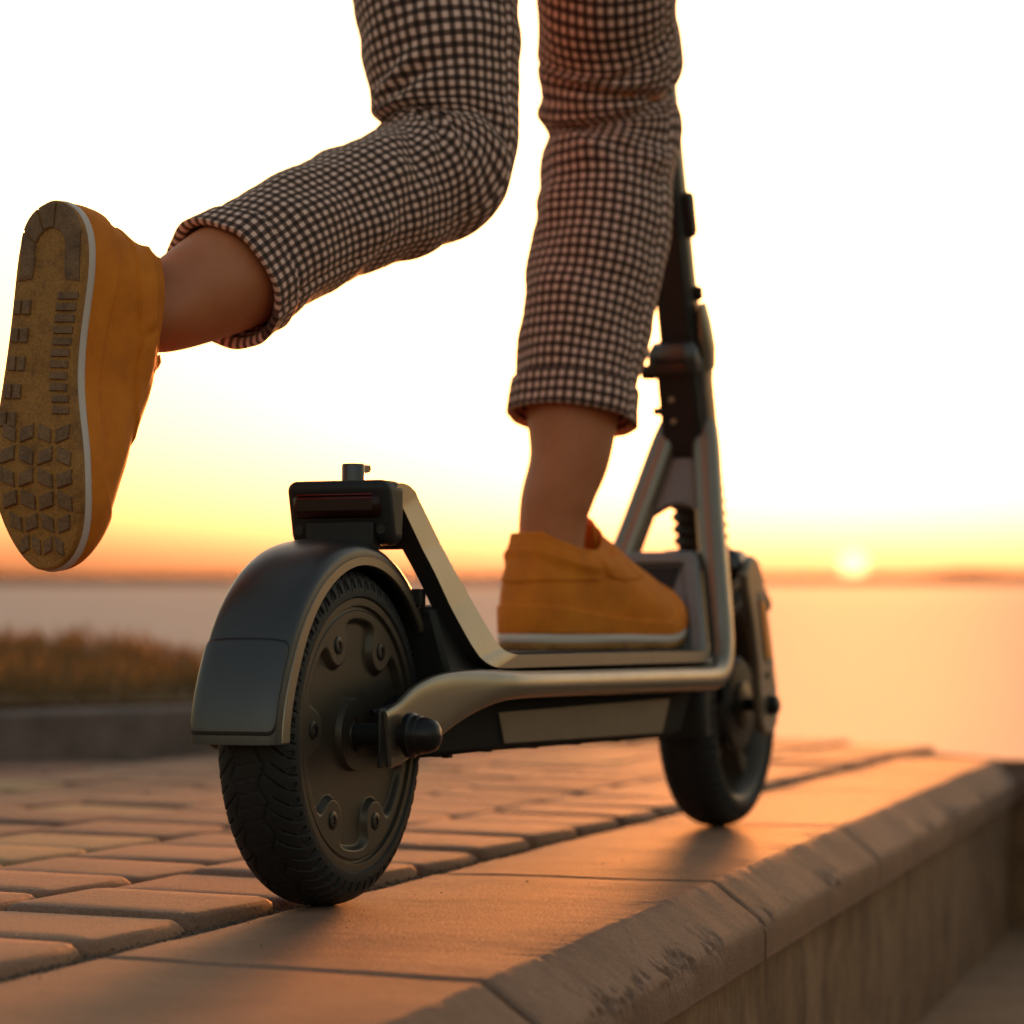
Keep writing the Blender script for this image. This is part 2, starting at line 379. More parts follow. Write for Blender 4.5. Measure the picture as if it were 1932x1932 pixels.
for j in range(NY):
    for i in range(NX):
        y = -.5+j/(NY-1)*8.0; x0 = -.6+.2707*(y-.6); x = x0+i/(NX-1)*3.4
        V.append((x, y, -.262+noise.noise(Vector((x*3, y*3, 0)))*.012+noise.noise(Vector((x*11, y*11, 5)))*.005))
for j in range(NY-1):
    for i in range(NX-1): a = j*NX+i; Fc.append((a, a+1, a+NX+1, a+NX))
loc(tag(mk('lower_ground', V, Fc, M['lower']), kind='structure'))

# far-left dark kerb wall and grass bank behind it
def strip(name, p0, p1, w_, z0, z1, mat, seg=30, parent=None):
    d = (p1-p0).normalized(); no = Vector((-d.y, d.x)); rows = []
    for k in range(seg+1):
        p = p0.lerp(p1, k/seg); q = p+no*w_; j = noise.noise(Vector((p.x*5, p.y*5, 0)))*.004
        rows.append([(p.x, p.y, z0), (p.x+no.x*j, p.y+no.y*j, z1-.006), (p.x+no.x*.008, p.y+no.y*.008, z1+j), (q.x, q.y, z1+j), (q.x, q.y, z0)])
    return bev(fixn(mk(name, *loft(rows), mat, parent, sharp=40)), .002)
o = strip('low_kerb_wall', Vector((-2.9, 2.38)), Vector((-.06, 5.02)), .14, -.28, .082, M['darkkerb'])
loc(tag(o, 'dark concrete kerb wall in front of the dry grass, at far left', 'kerb wall'))
o = strip('edge_strip', Vector((-.055, 5.025)), Vector((.50, 5.545)), .10, -.28, .014, M['darkkerb'])
loc(tag(o, 'low dark edging strip at the far corner of the promenade', 'edging'))
fd = (Vector((-.06, 5.02))-Vector((-2.9, 2.38))).normalized(); fn = Vector((-fd.y, fd.x))
V = []; Fc = []; NX, NY = 50, 24
def bank_z(s, t):
    return .09 + .058*sst(0, 1.0, t) - 1.9*sst(1.3, 5, t) - .5*sst(3.8, 4.8, s) + .015*noise.noise(Vector((s*2, t*2, 0)))
bo = Vector((-2.9, 2.38))+fn*.145
for j in range(NY):
    for i in range(NX):
        s = -1.5+i/(NX-1)*6.3; t_ = j/(NY-1)*5; p = bo+fd*s+fn*t_; V.append((p.x, p.y, float(bank_z(s, t_))))
for j in range(NY-1):
    for i in range(NX-1): a = j*NX+i; Fc.append((a, a+1, a+NX+1, a+NX))
loc(tag(mk('grass_bank', V, Fc, M['soil']), kind='structure'))
V = []; Fc = []; rg = random.Random(3)
for k in range(26000):
    s = rg.uniform(-1.2, 4.3); t_ = rg.uniform(.01, 1.9)
    if noise.noise(Vector((s*3, t_*3, 9))) < -.35: continue
    p = bo+fd*s+fn*t_; z = float(bank_z(s, t_)); h = rg.uniform(.025, .065)*(1+.8*max(0, noise.noise(Vector((s*2.2, t_*2, 4)))))
    a = rg.uniform(0, 2*PI); wd = rg.uniform(.0012, .0028); lx, ly = rg.gauss(0, .018), rg.gauss(0, .018); dx, dy = math.cos(a)*wd, math.sin(a)*wd
    b0 = len(V); V += [(p.x-dx, p.y-dy, z-.004), (p.x+dx, p.y+dy, z-.004), (p.x+lx*.4, p.y+ly*.4, z+h*.6), (p.x+lx, p.y+ly, z+h)]
    Fc += [(b0, b0+1, b0+2), (b0+1, b0+3, b0+2)]
loc(tag(mk('dry_grass', V, Fc, M['grass'], smooth=False), 'dry brown grass on the bank behind the dark kerb wall', 'grass', kind='stuff'))

# sand and grit lying in the joints next to the kerb
V = []; Fc = []; rg = random.Random(11)
for k in range(2600):
    y = rg.uniform(1.45, 3.6); p = joint_pt(y)+NU*rg.gauss(-.004, .007); rad = rg.uniform(.0004, .0014); z = -.0035+rg.uniform(0, .002)
    if rg.random() < .25: p = joint_pt(y)+NU*rg.uniform(-.7, .0)+U*0; z = -.0035
    if rg.random() < .015: p = joint_pt(y)+NU*rg.uniform(0, .12); z = .0006; rad *= .6
    b0 = len(V)
    for d in ((1, 0, 0), (-1, 0, 0), (0, 1, 0), (0, -1, 0), (0, 0, .8), (0, 0, -.8)): V.append((p.x+d[0]*rad*rg.uniform(.7, 1.3), p.y+d[1]*rad*rg.uniform(.7, 1.3), z+d[2]*rad))
    Fc += [tuple(b0+q for q in f) for f in ((0, 2, 4), (2, 1, 4), (1, 3, 4), (3, 0, 4), (2, 0, 5), (1, 2, 5), (3, 1, 5), (0, 3, 5))]
loc(tag(mk('sand_grit', V, Fc, M['joint'], smooth=False), 'loose sand grit along the joint between pavers and kerb', 'grit', kind='stuff'))

# sea and far shore (true horizontal)
SEA = -2.4; HAZE = .000008
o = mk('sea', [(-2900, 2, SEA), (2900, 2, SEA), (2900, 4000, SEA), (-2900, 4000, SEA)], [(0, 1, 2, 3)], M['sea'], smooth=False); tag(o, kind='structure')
V = []; Fc = []; NX = 500
for i in range(NX):
    x = -1800+i/(NX-1)*3600; y = 2000+60*noise.noise(Vector((x*.004, 0, 0)))
    h = 7.4+1.6*noise.noise(Vector((x*.006, 1, 0)))+1.1*noise.noise(Vector((x*.03, 2, 0)))+.7*noise.noise(Vector((x*.12, 3, 0)))+2.6*math.exp(-((x-318)/26)**2)+1.5*sst(330, 480, x)
    V += [(x, y, SEA-.5), (x, y+6, SEA+h*.7), (x, y+25, SEA+h), (x, y+300, SEA-.5)]
for i in range(NX-1):
    for k in range(3): a = i*4+k; Fc.append((a, a+4, a+5, a+1))
tag(fixn(mk('far_shore', V, Fc, M['shore'])), kind='structure')

# the setting sun itself, swollen by the haze, half behind the far shore
m = bpy.data.materials.new('sun_glow'); m.use_nodes = True; t = m.node_tree; t.nodes.remove(t.nodes['Principled BSDF']); em = t.nodes.new('ShaderNodeEmission')
em.inputs[0].default_value = (1, .74, .30, 1); em.inputs[1].default_value = .55; t.links.new(em.outputs[0], t.nodes['Material Output'].inputs[0])
bm = bmesh.new(); bmesh.ops.create_uvsphere(bm, u_segments=48, v_segments=24, radius=9000*math.radians(.27)); me = bpy.data.meshes.new('sun'); bm.to_mesh(me); bm.free(); me.materials.append(m)
o = bpy.data.objects.new('sun', me); col.objects.link(o); se = math.radians(.34); o.location = (9000*math.sin(SUN_AZ)*math.cos(se), 9000*math.cos(SUN_AZ)*math.cos(se), 9000*math.sin(se)); tag(o, kind='structure')
hz = mk('haze', *boxv(-3000, 3000, -40, 4100, SEA-1.2, 11), [], smooth=False); fixn(hz); tag(hz, 'thin warm evening haze over the water', kind='stuff')
m = bpy.data.materials.new('evening_haze'); m.use_nodes = True; t = m.node_tree; t.nodes.remove(t.nodes['Principled BSDF'])
pv = t.nodes.new('ShaderNodeVolumePrincipled'); pv.inputs['Color'].default_value = (.9, .8, .7, 1); pv.inputs['Density'].default_value = HAZE; pv.inputs['Anisotropy'].default_value = .80
t.links.new(pv.outputs[0], t.nodes['Material Output'].inputs['Volume']); hz.data.materials.append(m)

# ------------------------------------------------------------------ electric scooter (x right, y forward, z up; origin under the rear axle)
R0 = ground(610, 1708); F0 = ground(1355, 1558); WB = (F0-R0).length
HEAD = math.atan2(F0.x-R0.x, F0.y-R0.y)
sc_ = bpy.data.objects.new('electric_scooter', None); col.objects.link(sc_); sc_.location = R0; sc_.rotation_euler = (0, 0, -HEAD)
sc_.empty_display_size = .1
loc(tag(sc_, 'grey electric kick scooter with black tyres standing on the kerb stones', 'scooter'))
RW = .127
# tyre mesh, shared
def tyre_mesh():
    NT, NP = 960, 84
    phi = np.linspace(-PI/2, PI/2, NP); e = 2/2.35
    x = .0305*np.sign(np.sin(phi))*np.abs(np.sin(phi))**e; r = .1025+.0245*np.abs(np.cos(phi))**e
    tx = np.gradient(x); tr = np.gradient(r); ln = np.hypot(tx, tr); nx_, nr_ = -tr/ln*-1, tx/ln
    nx_ = np.where(np.sign(nx_) == np.sign(x), nx_, -nx_); nr_ = np.abs(nr_)
    th = np.linspace(0, 2*PI, NT, endpoint=False)[:, None]; s = th*.127
    X = x[None, :]+0*s; ax = np.abs(X); side = np.sign(X); per = 2*PI*.127/30
    def line(d, p, wd): q = np.abs((d+p/2) % p-p/2); return 1-sst(wd*.5, wd, q)
    g = np.zeros_like(X)
    z1 = .0105+.0022*np.sin(2*PI*s/per+side)
    g = np.maximum(g, (1-sst(.0006, .0013, np.abs(ax-z1)))*.9)
    sl = line(s-1.15*(ax-.011)-.004*side, per, .0011)*sst(.0095, .011, ax)*(1-sst(.0292, .0305, ax)); g = np.maximum(g, sl)
    sl2 = line(s-per/2-1.15*(ax-.011)-.004*side, per, .0009)*sst(.017, .018, ax); g = np.maximum(g, sl2)
    nt_ = (np.abs((s*2/per) % 1-.5) < .17)*sst(.0262, .0275, ax)*(r[None, :] > .1085); g = np.maximum(g, nt_*1.2)
    fs = line(s+.25*X, per/2.5, .0011)*(1-sst(.0065, .0075, ax))*sst(.001, .002, ax); g = np.maximum(g, fs*.45)
    g = g*(r[None, :] > .1065)
    dp = .0014*g
    Xd = X-nx_[None, :]*dp; Rd = r[None, :]-nr_[None, :]*dp
    ends = [(-.0275, .100), (.0275, .100)]
    Xf = np.concatenate([np.full((NT, 1), -.0265), Xd, np.full((NT, 1), .0265)], 1); Rf = np.concatenate([np.full((NT, 1), .0985), Rd, np.full((NT, 1), .0985)], 1)
    V = np.stack([Xf, Rf*np.cos(th), Rf*np.sin(th)], -1).reshape(-1, 3); n_ = NP+2
    i, j = np.meshgrid(np.arange(NT), np.arange(n_-1), indexing='ij'); a = (i*n_+j).ravel(); b_ = (((i+1) % NT)*n_+j).ravel()
    Fq = np.stack([a, a+1, b_+1, b_], 1)
    me = bpy.data.meshes.new('tyre'); me.from_pydata(V.tolist(), [], Fq.tolist()); me.polygons.foreach_set('use_smooth', [True]*len(Fq)); me.set_sharp_from_angle(angle=math.radians(38))
    me.materials.append(M['rubber']); bm = bmesh.new(); bm.from_mesh(me); bmesh.ops.recalc_face_normals(bm, faces=bm.faces); bm.to_mesh(me); bm.free(); return me
TY = tyre_mesh()
def disc_mesh(name, sgn, hfun, rmax, mat, NR=120, NT=300):
    r = np.linspace(.0, rmax, NR+1)[1:]; th = np.linspace(0, 2*PI, NT, endpoint=False); Rr, Th = np.meshgrid(r, th, indexing='ij')
    Hh = hfun(Rr, Th); V = np.stack([sgn*Hh, Rr*np.cos(Th), Rr*np.sin(Th)], -1).reshape(-1, 3).tolist(); Fc = []
    for i in range(NR-1):
        for j in range(NT): Fc.append((i*NT+j, i*NT+(j+1) % NT, (i+1)*NT+(j+1) % NT, (i+1)*NT+j))
    V.append((sgn*float(hfun(np.array([0.0]), np.array([0.0]))[0]), 0, 0)); c = len(V)-1
    for j in range(NT): Fc.append((j, (j+1) % NT, c))
    k = len(V); 
    for j in range(NT): V.append((0, rmax*math.cos(th[j]), rmax*math.sin(th[j])))
    for j in range(NT): Fc.append(((NR-1)*NT+j, (NR-1)*NT+(j+1) % NT, k+(j+1) % NT, k+j))
    me = bpy.data.meshes.new(name); me.from_pydata(V, [], Fc); me.polygons.foreach_set('use_smooth', [True]*len(Fc)); me.set_sharp_from_angle(angle=math.radians(40))
    me.materials.append(mat); bm = bmesh.new(); bm.from_mesh(me); bmesh.ops.recalc_face_normals(bm, faces=bm.faces); bm.to_mesh(me); bm.free(); return me
def hub_h(r, th):
    q = np.abs((th+PI/6) % (PI/3)-PI/6)                     # angle from the nearest screw pad
    dpad = np.hypot(r*np.cos(q)-.0735, r*np.sin(q))-.0150; dann = .0855-r; kk = .016
    hh = np.maximum(kk-np.abs(dpad-dann), 0)/kk; dd = np.minimum(dpad, dann)-hh*hh*kk/4
    h = .0275-.0050*sst(-.0006, .0034, dd)
    h = h+.0016*(sst(.0945, .0955, r))-.006*sst(.1015, .1025, r)-.0012*sst(.0915, .0925, r)*(1-sst(.0945, .0955, r))
    h = h+.0045*(1-sst(.0262, .0275, r))-.002*(1-sst(.0115, .012, r))*sst(.0095, .01, r)
    return h
def child(name, me, parent, **k):
    o = bpy.data.objects.new(name, me); col.objects.link(o); o.parent = parent; return o
def screw_mesh(rad, dp):
    V = []; Fc = []; pr = [(0, rad), (dp, rad), (dp+.0004, rad*.9), (dp+.0004, rad*.45), (dp-.0012, rad*.42)]; n_ = 20
    for x, r in pr:
        for j in range(n_): V.append((x, r*math.cos(2*PI*j/n_), r*math.sin(2*PI*j/n_)))
    for i in range(len(pr)-1):
        for j in range(n_): Fc.append((i*n_+j, i*n_+(j+1) % n_, (i+1)*n_+(j+1) % n_, (i+1)*n_+j))
    Fc.append(tuple((len(pr)-1)*n_+j for j in range(n_)))
    me = bpy.data.meshes.new('screw'); me.from_pydata(V, [], Fc); me.materials.append(M['bolt']); me.polygons.foreach_set('use_smooth', [True]*len(Fc)); me.set_sharp_from_angle(angle=.6); return me
SCREW = screw_mesh(.0068, .0006)
# rear hub-motor wheel
HR = disc_mesh('wheel', 1, hub_h, .1025, M['hub'], 130, 600)
rw = child('wheel', HR, sc_); rw.location = (0, 0, RW); rw.rotation_euler = (math.radians(-4), 0, 0)
rw['label'] = 'rear hub motor wheel with six-lobed cover'
hl = child('hub_cover', disc_mesh('hub_cover', -1, hub_h, .1024, M['hub'], 50, 120), rw)
ty = child('tyre', TY, rw)
for k in range(6):
    s = child('screw', SCREW, rw); a = k*PI/3; s.location = (.0274, .0735*math.cos(a), .0735*math.sin(a))
lathe_x('axle', [(-.078, .0088), (.078, .0088)], 0, RW, M['plastic'], sc_, 24)
lathe_x('axle_cap', [(.069, .0085), (.069, .0165), (.0735, .0168), (.075, .0148), (.079, .0145), (.080, .0135), (.085, .0132), (.0905, .0112), (.0935, .0072), (.0947, .001)], 0, RW, M['bolt'], sc_, 40)
lathe_x('axle_cap', [(-.069, .0085), (-.069, .0165), (-.0735, .0168), (-.075, .0148), (-.088, .0135), (-.0935, .0115), (-.0968, .0075), (-.098, .001)], 0, RW, M['bolt'], sc_, 40)
# front spoked wheel
def rim_mesh():
    pr = [(.0265, .1025), (.027, .098), (.021, .093), (.012, .088), (0, .0865), (-.012, .088), (-.021, .093), (-.027, .098), (-.0265, .1025)]
    V = []; Fc = []; n_ = 96
    for x, r in pr:
        for j in range(n_): V.append((x, r*math.cos(2*PI*j/n_), r*math.sin(2*PI*j/n_)))
    for i in range(len(pr)-1):
        for j in range(n_): Fc.append((i*n_+j, i*n_+(j+1) % n_, (i+1)*n_+(j+1) % n_, (i+1)*n_+j))
    me = bpy.data.meshes.new('wheel'); me.from_pydata(V, [], Fc); me.materials.append(M['hub']); me.polygons.foreach_set('use_smooth', [True]*len(Fc)); return me
fw = child('wheel', rim_mesh(), sc_); fw.location = (0, WB, RW); fw['label'] = 'front spoked wheel'
child('tyre', TY, fw)
hb = lathe_x('hub', [(-.032, .012), (-.03, .024), (-.012, .026), (.012, .026), (.03, .024), (.032, .012)], 0, 0, M['hub'], fw, 36)
for k in range(5):
    a = 2*PI*k/5+.35
    def sp(r, hw, x): c, s_ = math.cos(a), math.sin(a); return [(x*q, r*c-hw*p*s_, r*s_+hw*p*c) for q, p in ((1, 1), (-1, 1), (-1, -1), (1, -1))]
    V, Fc = loft([sp(.022, .010, .014), sp(.045, .0075, .012), (sp(.07, .0075, .012)), sp(.089, .013, .014)])
    bev(fixn(mk('spoke', V, Fc, M['hub'], fw, sharp=40)), .002)
dr = lathe_x('brake_drum', [(.014, .045), (.022, .05), (.026, .046), (.028, .02)], 0, 0, M['plastic'], fw, 48)
lathe_x('axle', [(-.062, .007), (.062, .007)], WB, RW, M['bolt'], sc_, 20)

# fenders: shells round a wheel
def fender_shell(name, cy, cz, th0, th1, rc, drop, hw, fl, mat, nT=110, nU=40, bot_r=None):
    def surf(th, u, off=0):                     # u -1..1 across
        R_ = rc+float(.006*sst(150, 184, th))
        e = .55; su = math.sin(u*PI/2); cu = max(0., math.cos(u*PI/2))
        x = (hw+off)*math.copysign(abs(su)**.72, su); r = R_-drop+(drop+off)*cu**.6
        a = math.radians(th); return (x, cy+r*math.cos(a), cz+r*math.sin(a))
    rows = []
    for i in range(nT+1):
        th = th0+(th1-th0)*i/nT
        row = [surf(th, -1+2*j/nU) for j in range(nU+1)]
        def edge(sx, dx, drr):
            a = math.radians(th); R_ = rc+float(.006*sst(150, 184, th))-drop-drr
            return (sx*(hw-dx), cy+R_*math.cos(a), cz+R_*math.sin(a))
        f = fl[0]+(fl[1]-fl[0])*float(sst(90, 178, th))
        inner = []
        for j in range(nU+1): inner.append(surf(th, 1-2*j/nU, -.0035))
        row = row+[edge(1, 0, f*.5), edge(1, .0003, f), edge(1, .004, f+.0005)]+inner[1:-1]+[edge(-1, .004, f+.0005), edge(-1, .0003, f), edge(-1, 0, f*.5)]
        rows.append(row)
    V, Fc = loft(rows, closed=True, cap=True)
    o = fixn(mk(name, V, Fc, mat, sc_, sharp=45)); return o, surf
fen, fsurf = fender_shell('fender', 0, RW, 181, 36, .1455, .0145, .0345, (.0055, .0105), M['paint_dark'])
fen['label'] = 'smooth dark grey rear mudguard'
def round_rect(k, hx, hy, rc_, n_=12, m_=24):
    pts = []
    cs = [(1, 1, 0), (-1, 1, 90), (-1, -1, 180), (1, -1, 270)]
    for q, (sx, sy, a0) in enumerate(cs):
        arc = [(sx*(hx-rc_)+rc_*math.cos(math.radians(a0+90*j/(n_-1))), sy*(hy-rc_)+rc_*math.sin(math.radians(a0+90*j/(n_-1)))) for j in range(n_)]
        sx2, sy2, a2 = cs[(q+1) % 4]; nx_ = (sx2*(hx-rc_)+rc_*math.cos(math.radians(a2)), sy2*(hy-rc_)+rc_*math.sin(math.radians(a2)))
        pts += arc+[(arc[-1][0]+(nx_[0]-arc[-1][0])*j/m_, arc[-1][1]+(nx_[1]-arc[-1][1])*j/m_) for j in range(1, m_)]
    return [(x*k, y*k) for x, y in pts]
def fender_panel(name, k0, off, mat, parent):
    rings = []
    for k, of in [((q+.3)/30.3, off) for q in range(31)]+[(1.003, off-.0012)]:
        rings.append([fsurf(164.5+p[1]*13.3, p[0]*.74, of) for p in round_rect(k*k0, 1, 1, .26, 12)])
    V, Fc = loft(rings, cap=False); Fc.append(tuple(range(len(rings[0]))))
    return fixn(mk(name, V, Fc, mat, parent))
fender_panel('panel_seam_shadow', 1.05, .0007, M['plastic'], fen)  # black sheet painting the shadow in the gap round the rear panel
fender_panel('rear_panel', 1.0, .0012, M['paint_dark'], fen)
def fender_lit_rim(sx):  # added lighter strip: sunset reflection on the flange put into its colour
    V = []; Fc = []; N_ = 120
    for i in range(N_+1):
        th = 180.6+(37-180.6)*i/N_; a = math.radians(th); R_ = .1455+float(.006*sst(150, 184, th))-.0145; f = .0055+.005*float(sst(90, 178, th))
        for x, r in ((.0342, R_+.0012), (.0352, R_+.0006), (.0352, R_-f), (.0336, R_-f-.0004)): V.append((sx*x, r*math.cos(a), RW+r*math.sin(a)))
    for i in range(N_):
        for k in range(3): a = i*4+k; Fc.append((a, a+1, a+5, a+4))
        a = i*4; Fc.append((a+3, a, a+4, a+7))
    Fc += [(0, 1, 2, 3), (N_*4+3, N_*4+2, N_*4+1, N_*4)]
    return fixn(mk('fender_lit_rim', V, Fc, M['paint'], fen, sharp=40))
fender_lit_rim(1); fender_lit_rim(-1)
ff, _ = fender_shell('fender', WB, RW, 192, 52, .144, .013, .034, (.006, .008), M['plastic'])
ff['label'] = 'black front mudguard'

# deck ribbon with the tail rising behind
Tp = [(.040, .3150), (.047, .3155), (.057, .3148), (.067, .312), (.0765, .306), (.110, .270), (.128, .250), (.147, .2295), (.166, .207), (.178, .1948), (.191, .1876), (.207, .1849), (.225, .1845)] + [(y, .1845) for y in (.27, .35, .5, .6, .68, .70)]
Bp = [(.034, .3085), (.036, .3080), (.038, .3070), (.041, .304), (.047, .298), (.0735, .266), (.090, .246), (.108, .222), (.124, .200), (.134, .1885), (.146, .1800), (.162, .1755), (.185, .174)] + [(y, .174) for y in (.25, .35, .5, .6, .68, .70)]
def hwid(z): return float(np.interp(z, [.1845, .19, .23, .27, .305], [.0705, .067, .056, .0475, .0425]))
def wwin(z): return float(np.interp(z, [.215, .222, .268, .275], [.043, .042, .031, .030]))
def dens(P, n_): 
    out = catmull(P, n_); return [(float(a), float(b_)) for a, b_ in out]
Td, Bd = dens(Tp, 9), dens(Bp, 9); n_ = len(Td)
for L_ in (Td, Bd):
    for k in range(46, n_): pass
V = []; Fc = []; mi = []
iw = [k for k in range(n_) if .222 <= Td[k][1] <= .270 and Td[k][0] < .2]; i0, i1 = iw[0], iw[-1]
for k in range(n_):
    hwd = hwid(Td[k][1]); wi = wwin(Td[k][1])
    V += [(x, *Td[k]) for x in (-hwd, -wi, wi, hwd)]+[(x, *Bd[k]) for x in (-hwd, -wi, wi, hwd)]
def addf(f, m_): Fc.append(f); mi.append(m_)
for k in range(n_-1):
    a, b_ = k*8, k*8+8; win = i0 <= k < i1
    for c in range(3):
        if win and c == 1: continue
        addf((a+c, a+c+1, b_+c+1, b_+c), 1 if Td[k][1] < .19 else 0); addf((a+4+c, b_+4+c, b_+5+c, a+5+c), 1)
    addf((a, b_, b_+4, a+4), 0); addf((a+3, a+7, b_+7, b_+3), 0)
    if win: addf((a+1, a+5, b_+5, b_+1), 1); addf((a+2, b_+2, b_+6, a+6), 1)
for k in (i0, i1): a = k*8; addf((a+1, a+2, a+6, a+5), 1)
a = 0; [addf((a+c, a+4+c, a+5+c, a+c+1), 0) for c in range(3)]; a = (n_-1)*8; [addf((a+c, a+c+1, a+5+c, a+4+c), 0) for c in range(3)]
deck = fixn(mk('deck', V, Fc, [M['paint'], M['mat_rubber']], sc_, midx=mi, sharp=32)); bev(deck, .0016, 2, 40)
deck['label'] = 'deck plate rising at the back into the tail bracket'
# grip mat
box('grip_mat', (-.062, .062, .21, .69, .1846, .1862), M['mat_rubber'], sc_, .001)
# tail light, bracket and hook
tl = hexa('tail_light', [(-.0430, .029, .268), (.0430, .029, .268), (.0430, .052, .268), (-.0430, .052, .268)], [(-.0430, .0165, .3172), (.0430, .0165, .3172), (.0430, .055, .3172), (-.0430, .055, .3172)], M['plastic'], sc_, .0085); tl.modifiers[0].segments = 6
ln_ = box('lens', (-.0372, .0372, .0172, .035, .2885, .3090), M['lens'], tl, .006)
for z in (.3030, .3058): box('light_strip', (-.031, .031, .0166, .019, z, z+.0008), M['lensred'], tl, .0004)
box('plate_bracket', (-.026, .030, .0215, .036, .2655, .2858), M['plastic'], tl, .001)
for x in (-.0335, .0350): 
    o = lathe_x('screw', [(0, .0001), (0, .0038), (.001, .0032)], 0, 0, M['bolt'], tl, 18); o.rotation_euler = (0, 0, PI/2); o.location = (x, .0248, .280)
V, Fc = loft([[(.0088*s_*math.cos(2*PI*j/28), .05+.0088*s_*math.sin(2*PI*j/28), z) for j in range(28)] for s_, z in ((1, .312), (1, .330), (.93, .3312))])
hk = fixn(mk('folding_hook', V, Fc, M['paint_dark'], sc_, sharp=35))
prism('hook_lip', [(.055, .3312), (.0722, .3312), (.0728, .328), (.071, .3255), (.063, .3245), (.059, .320), (.055, .320)], -.005, .005, M['paint_dark'], hk, .001)
box('tail_strut', (-.004, .010, .052, .066, .262, .272), M['paint'], sc_, .001)
# rear black housing under the tail, cable cover
V, Fc = loft([[(sx*h_, y, z) for sx, y, z in ((-1, .128, .155), (-1, .140, .182), (-1, .112, .2165), (-1, .1, .2225), (1, .1, .2225), (1, .112, .2165), (1, .140, .182), (1, .128, .155))] for h_ in (1,)]+[], cap=False) if False else ([], [])
hexa('tail_housing', [(-.058, .112, .152), (.058, .112, .152), (.062, .20, .152), (-.062, .20, .152)], [(-.044, .100, .2225), (.044, .100, .2225), (.050, .128, .2225), (-.050, .128, .2225)], M['plastic'], sc_, .004)
box('latch_tab', (.022, .040, .088, .098, .222, .236), M['plastic'], sc_, .0015)
# battery box and side panels
pb = [(.060, .150), (.045, .118), (.058, .1075), (.20, .1075), (.62, .1035), (.665, .108), (.70, .150), (.70, .1735), (.16, .1735)]
bb = prism('battery_box', pb, -.0545, .0545, M['plastic_matt'], sc_, .004)
for sx in (1, -1):
    xs = .0547*sx; V = [(xs, .205, .1385), (xs, .217, .1125), (xs, .605, .1085), (xs, .627, .1405)]; V += [(xs+sx*.0016, y*.996+.0016, z) for _, y, z in V]
    bev(fixn(mk('side_panel', V, [(0, 1, 2, 3), (7, 6, 5, 4), (0, 4, 5, 1), (1, 5, 6, 2), (2, 6, 7, 3), (3, 7, 4, 0)], M['boxside'], bb, sharp=35)), .001)
box('drain_nub', (.030, .036, .15, .158, .1035, .108), M['plastic'], bb, 0)
for y in (.1, .2, .3, .4, .5):
    box('underside_rib', (-.05, .05, y, y+.008, .1064-max(0, y-.2)*.0095, .115), M['plastic_matt'], bb, .0008)
# side rails: dropout -> rail -> A-frame tube
rail_pts = [  # x, y, z centre, half thickness, half height
    (.0605, -.020, .1240, .0030, .0215), (.0610, .004, .1295, .0034, .0225), (.0618, .030, .1382, .0042, .0245), (.0632, .060, .1462, .0055, .0238), (.0650, .090, .1525, .0070, .0205),
    (.0680, .125, .1575, .0090, .0165), (.0715, .160, .1602, .0110, .0130), (.0740, .200, .1605, .0120, .0112), (.0745, .30, .1600, .0122, .0108), (.0745, .45, .1592, .0122, .0110), (.0745, .60, .1585, .0122, .0112), (.0745, .665, .1583, .0122, .0114),
    (.0742, .700, .1600, .0122, .0120), (.0730, .722, .1680, .0124, .0132), (.0705, .736, .1820, .0126, .0140), (.0670, .746, .1980, .0130, .0145), (.0600, .760, .2280, .0135, .0150), (.0400, .800, .310, .0140, .0160), (.0240, .836, .385, .0140, .0165), (.018, .850, .412, .0130, .0160)]
def rail(sx):
    P = catmull(rail_pts, 7); rings = []; n2 = 28
    for i, p in enumerate(P):
        q0, q1 = P[max(0, i-1)], P[min(len(P)-1, i+1)]; tg = Vector((q1[0]-q0[0], q1[1]-q0[1], q1[2]-q0[2])).normalized()
        up = Vector((1, 0, 0)).cross(tg).normalized(); ri = tg.cross(up).normalized(); fl_ = float(np.interp(p[1], [0, .14], [4.5, 2.4]))
        ring = []
        for j in range(n2):
            a = 2*PI*j/n2; ca, sa = math.cos(a), math.sin(a)
            cx = math.copysign(abs(ca)**(2/fl_), ca)*p[3]; cz = math.copysign(abs(sa)**(2/fl_), sa)*p[4]
            v = Vector((p[0], p[1], p[2]))+ri*cx+up*cz; ring.append((sx*v.x, v.y, v.z))
        rings.append(ring)
    V, Fc = loft(rings); return fixn(mk('frame_tube', V, Fc, M['paint'], sc_, sharp=50))
for sx in (1, -1):
    o = rail(sx)
    box('dropout_pad', (sx*.0575 if sx > 0 else -.0600, sx*.0600 if sx > 0 else -.0575, -.030, .012, .104, .147), M['plastic'], o, .001)
# riser panel in front of the deck
hexa('riser_panel', [(-.060, .700, .180), (.060, .700, .180), (.060, .716, .176), (-.060, .716, .176)], [(-.034, .752, .274), (.034, .752, .274), (.034, .772, .274), (-.034, .772, .274)], M['panelgrey'], sc_, .004)
for sx in (1, -1):
    P = [(.060, .6955, .184), (.055, .707, .206), (.047, .723, .234), (.0385, .739, .262), (.034, .749, .279)]
    rings = [[(sx*(x+dx), y+dy, z+dz) for dx, dy, dz in ((-.006, -.003, 0), (.007, -.003, 0), (.007, .012, -.004), (-.006, .012, -.004))] for x, y, z in P]
    V, Fc = loft(rings); bev(fixn(mk('riser_edge', V, Fc, M['panelgrey'], sc_, sharp=40)), .002)
hexa('riser_cap', [(-.040, .741, .270), (.040, .741, .270), (.034, .80, .268), (-.034, .80, .268)], [(-.036, .747, .282), (.036, .747, .282), (.030, .80, .284), (-.030, .80, .284)], M['panelgrey'], sc_, .004)
hexa('riser_recess', [(-.020, .7215, .222), (.018, .7215, .222), (.018, .735, .222), (-.020, .735, .222)], [(-.030, .7440, .2665), (.025, .7440, .2665), (.025, .758, .2665), (-.030, .758, .2665)], M['plastic'], sc_, .001)
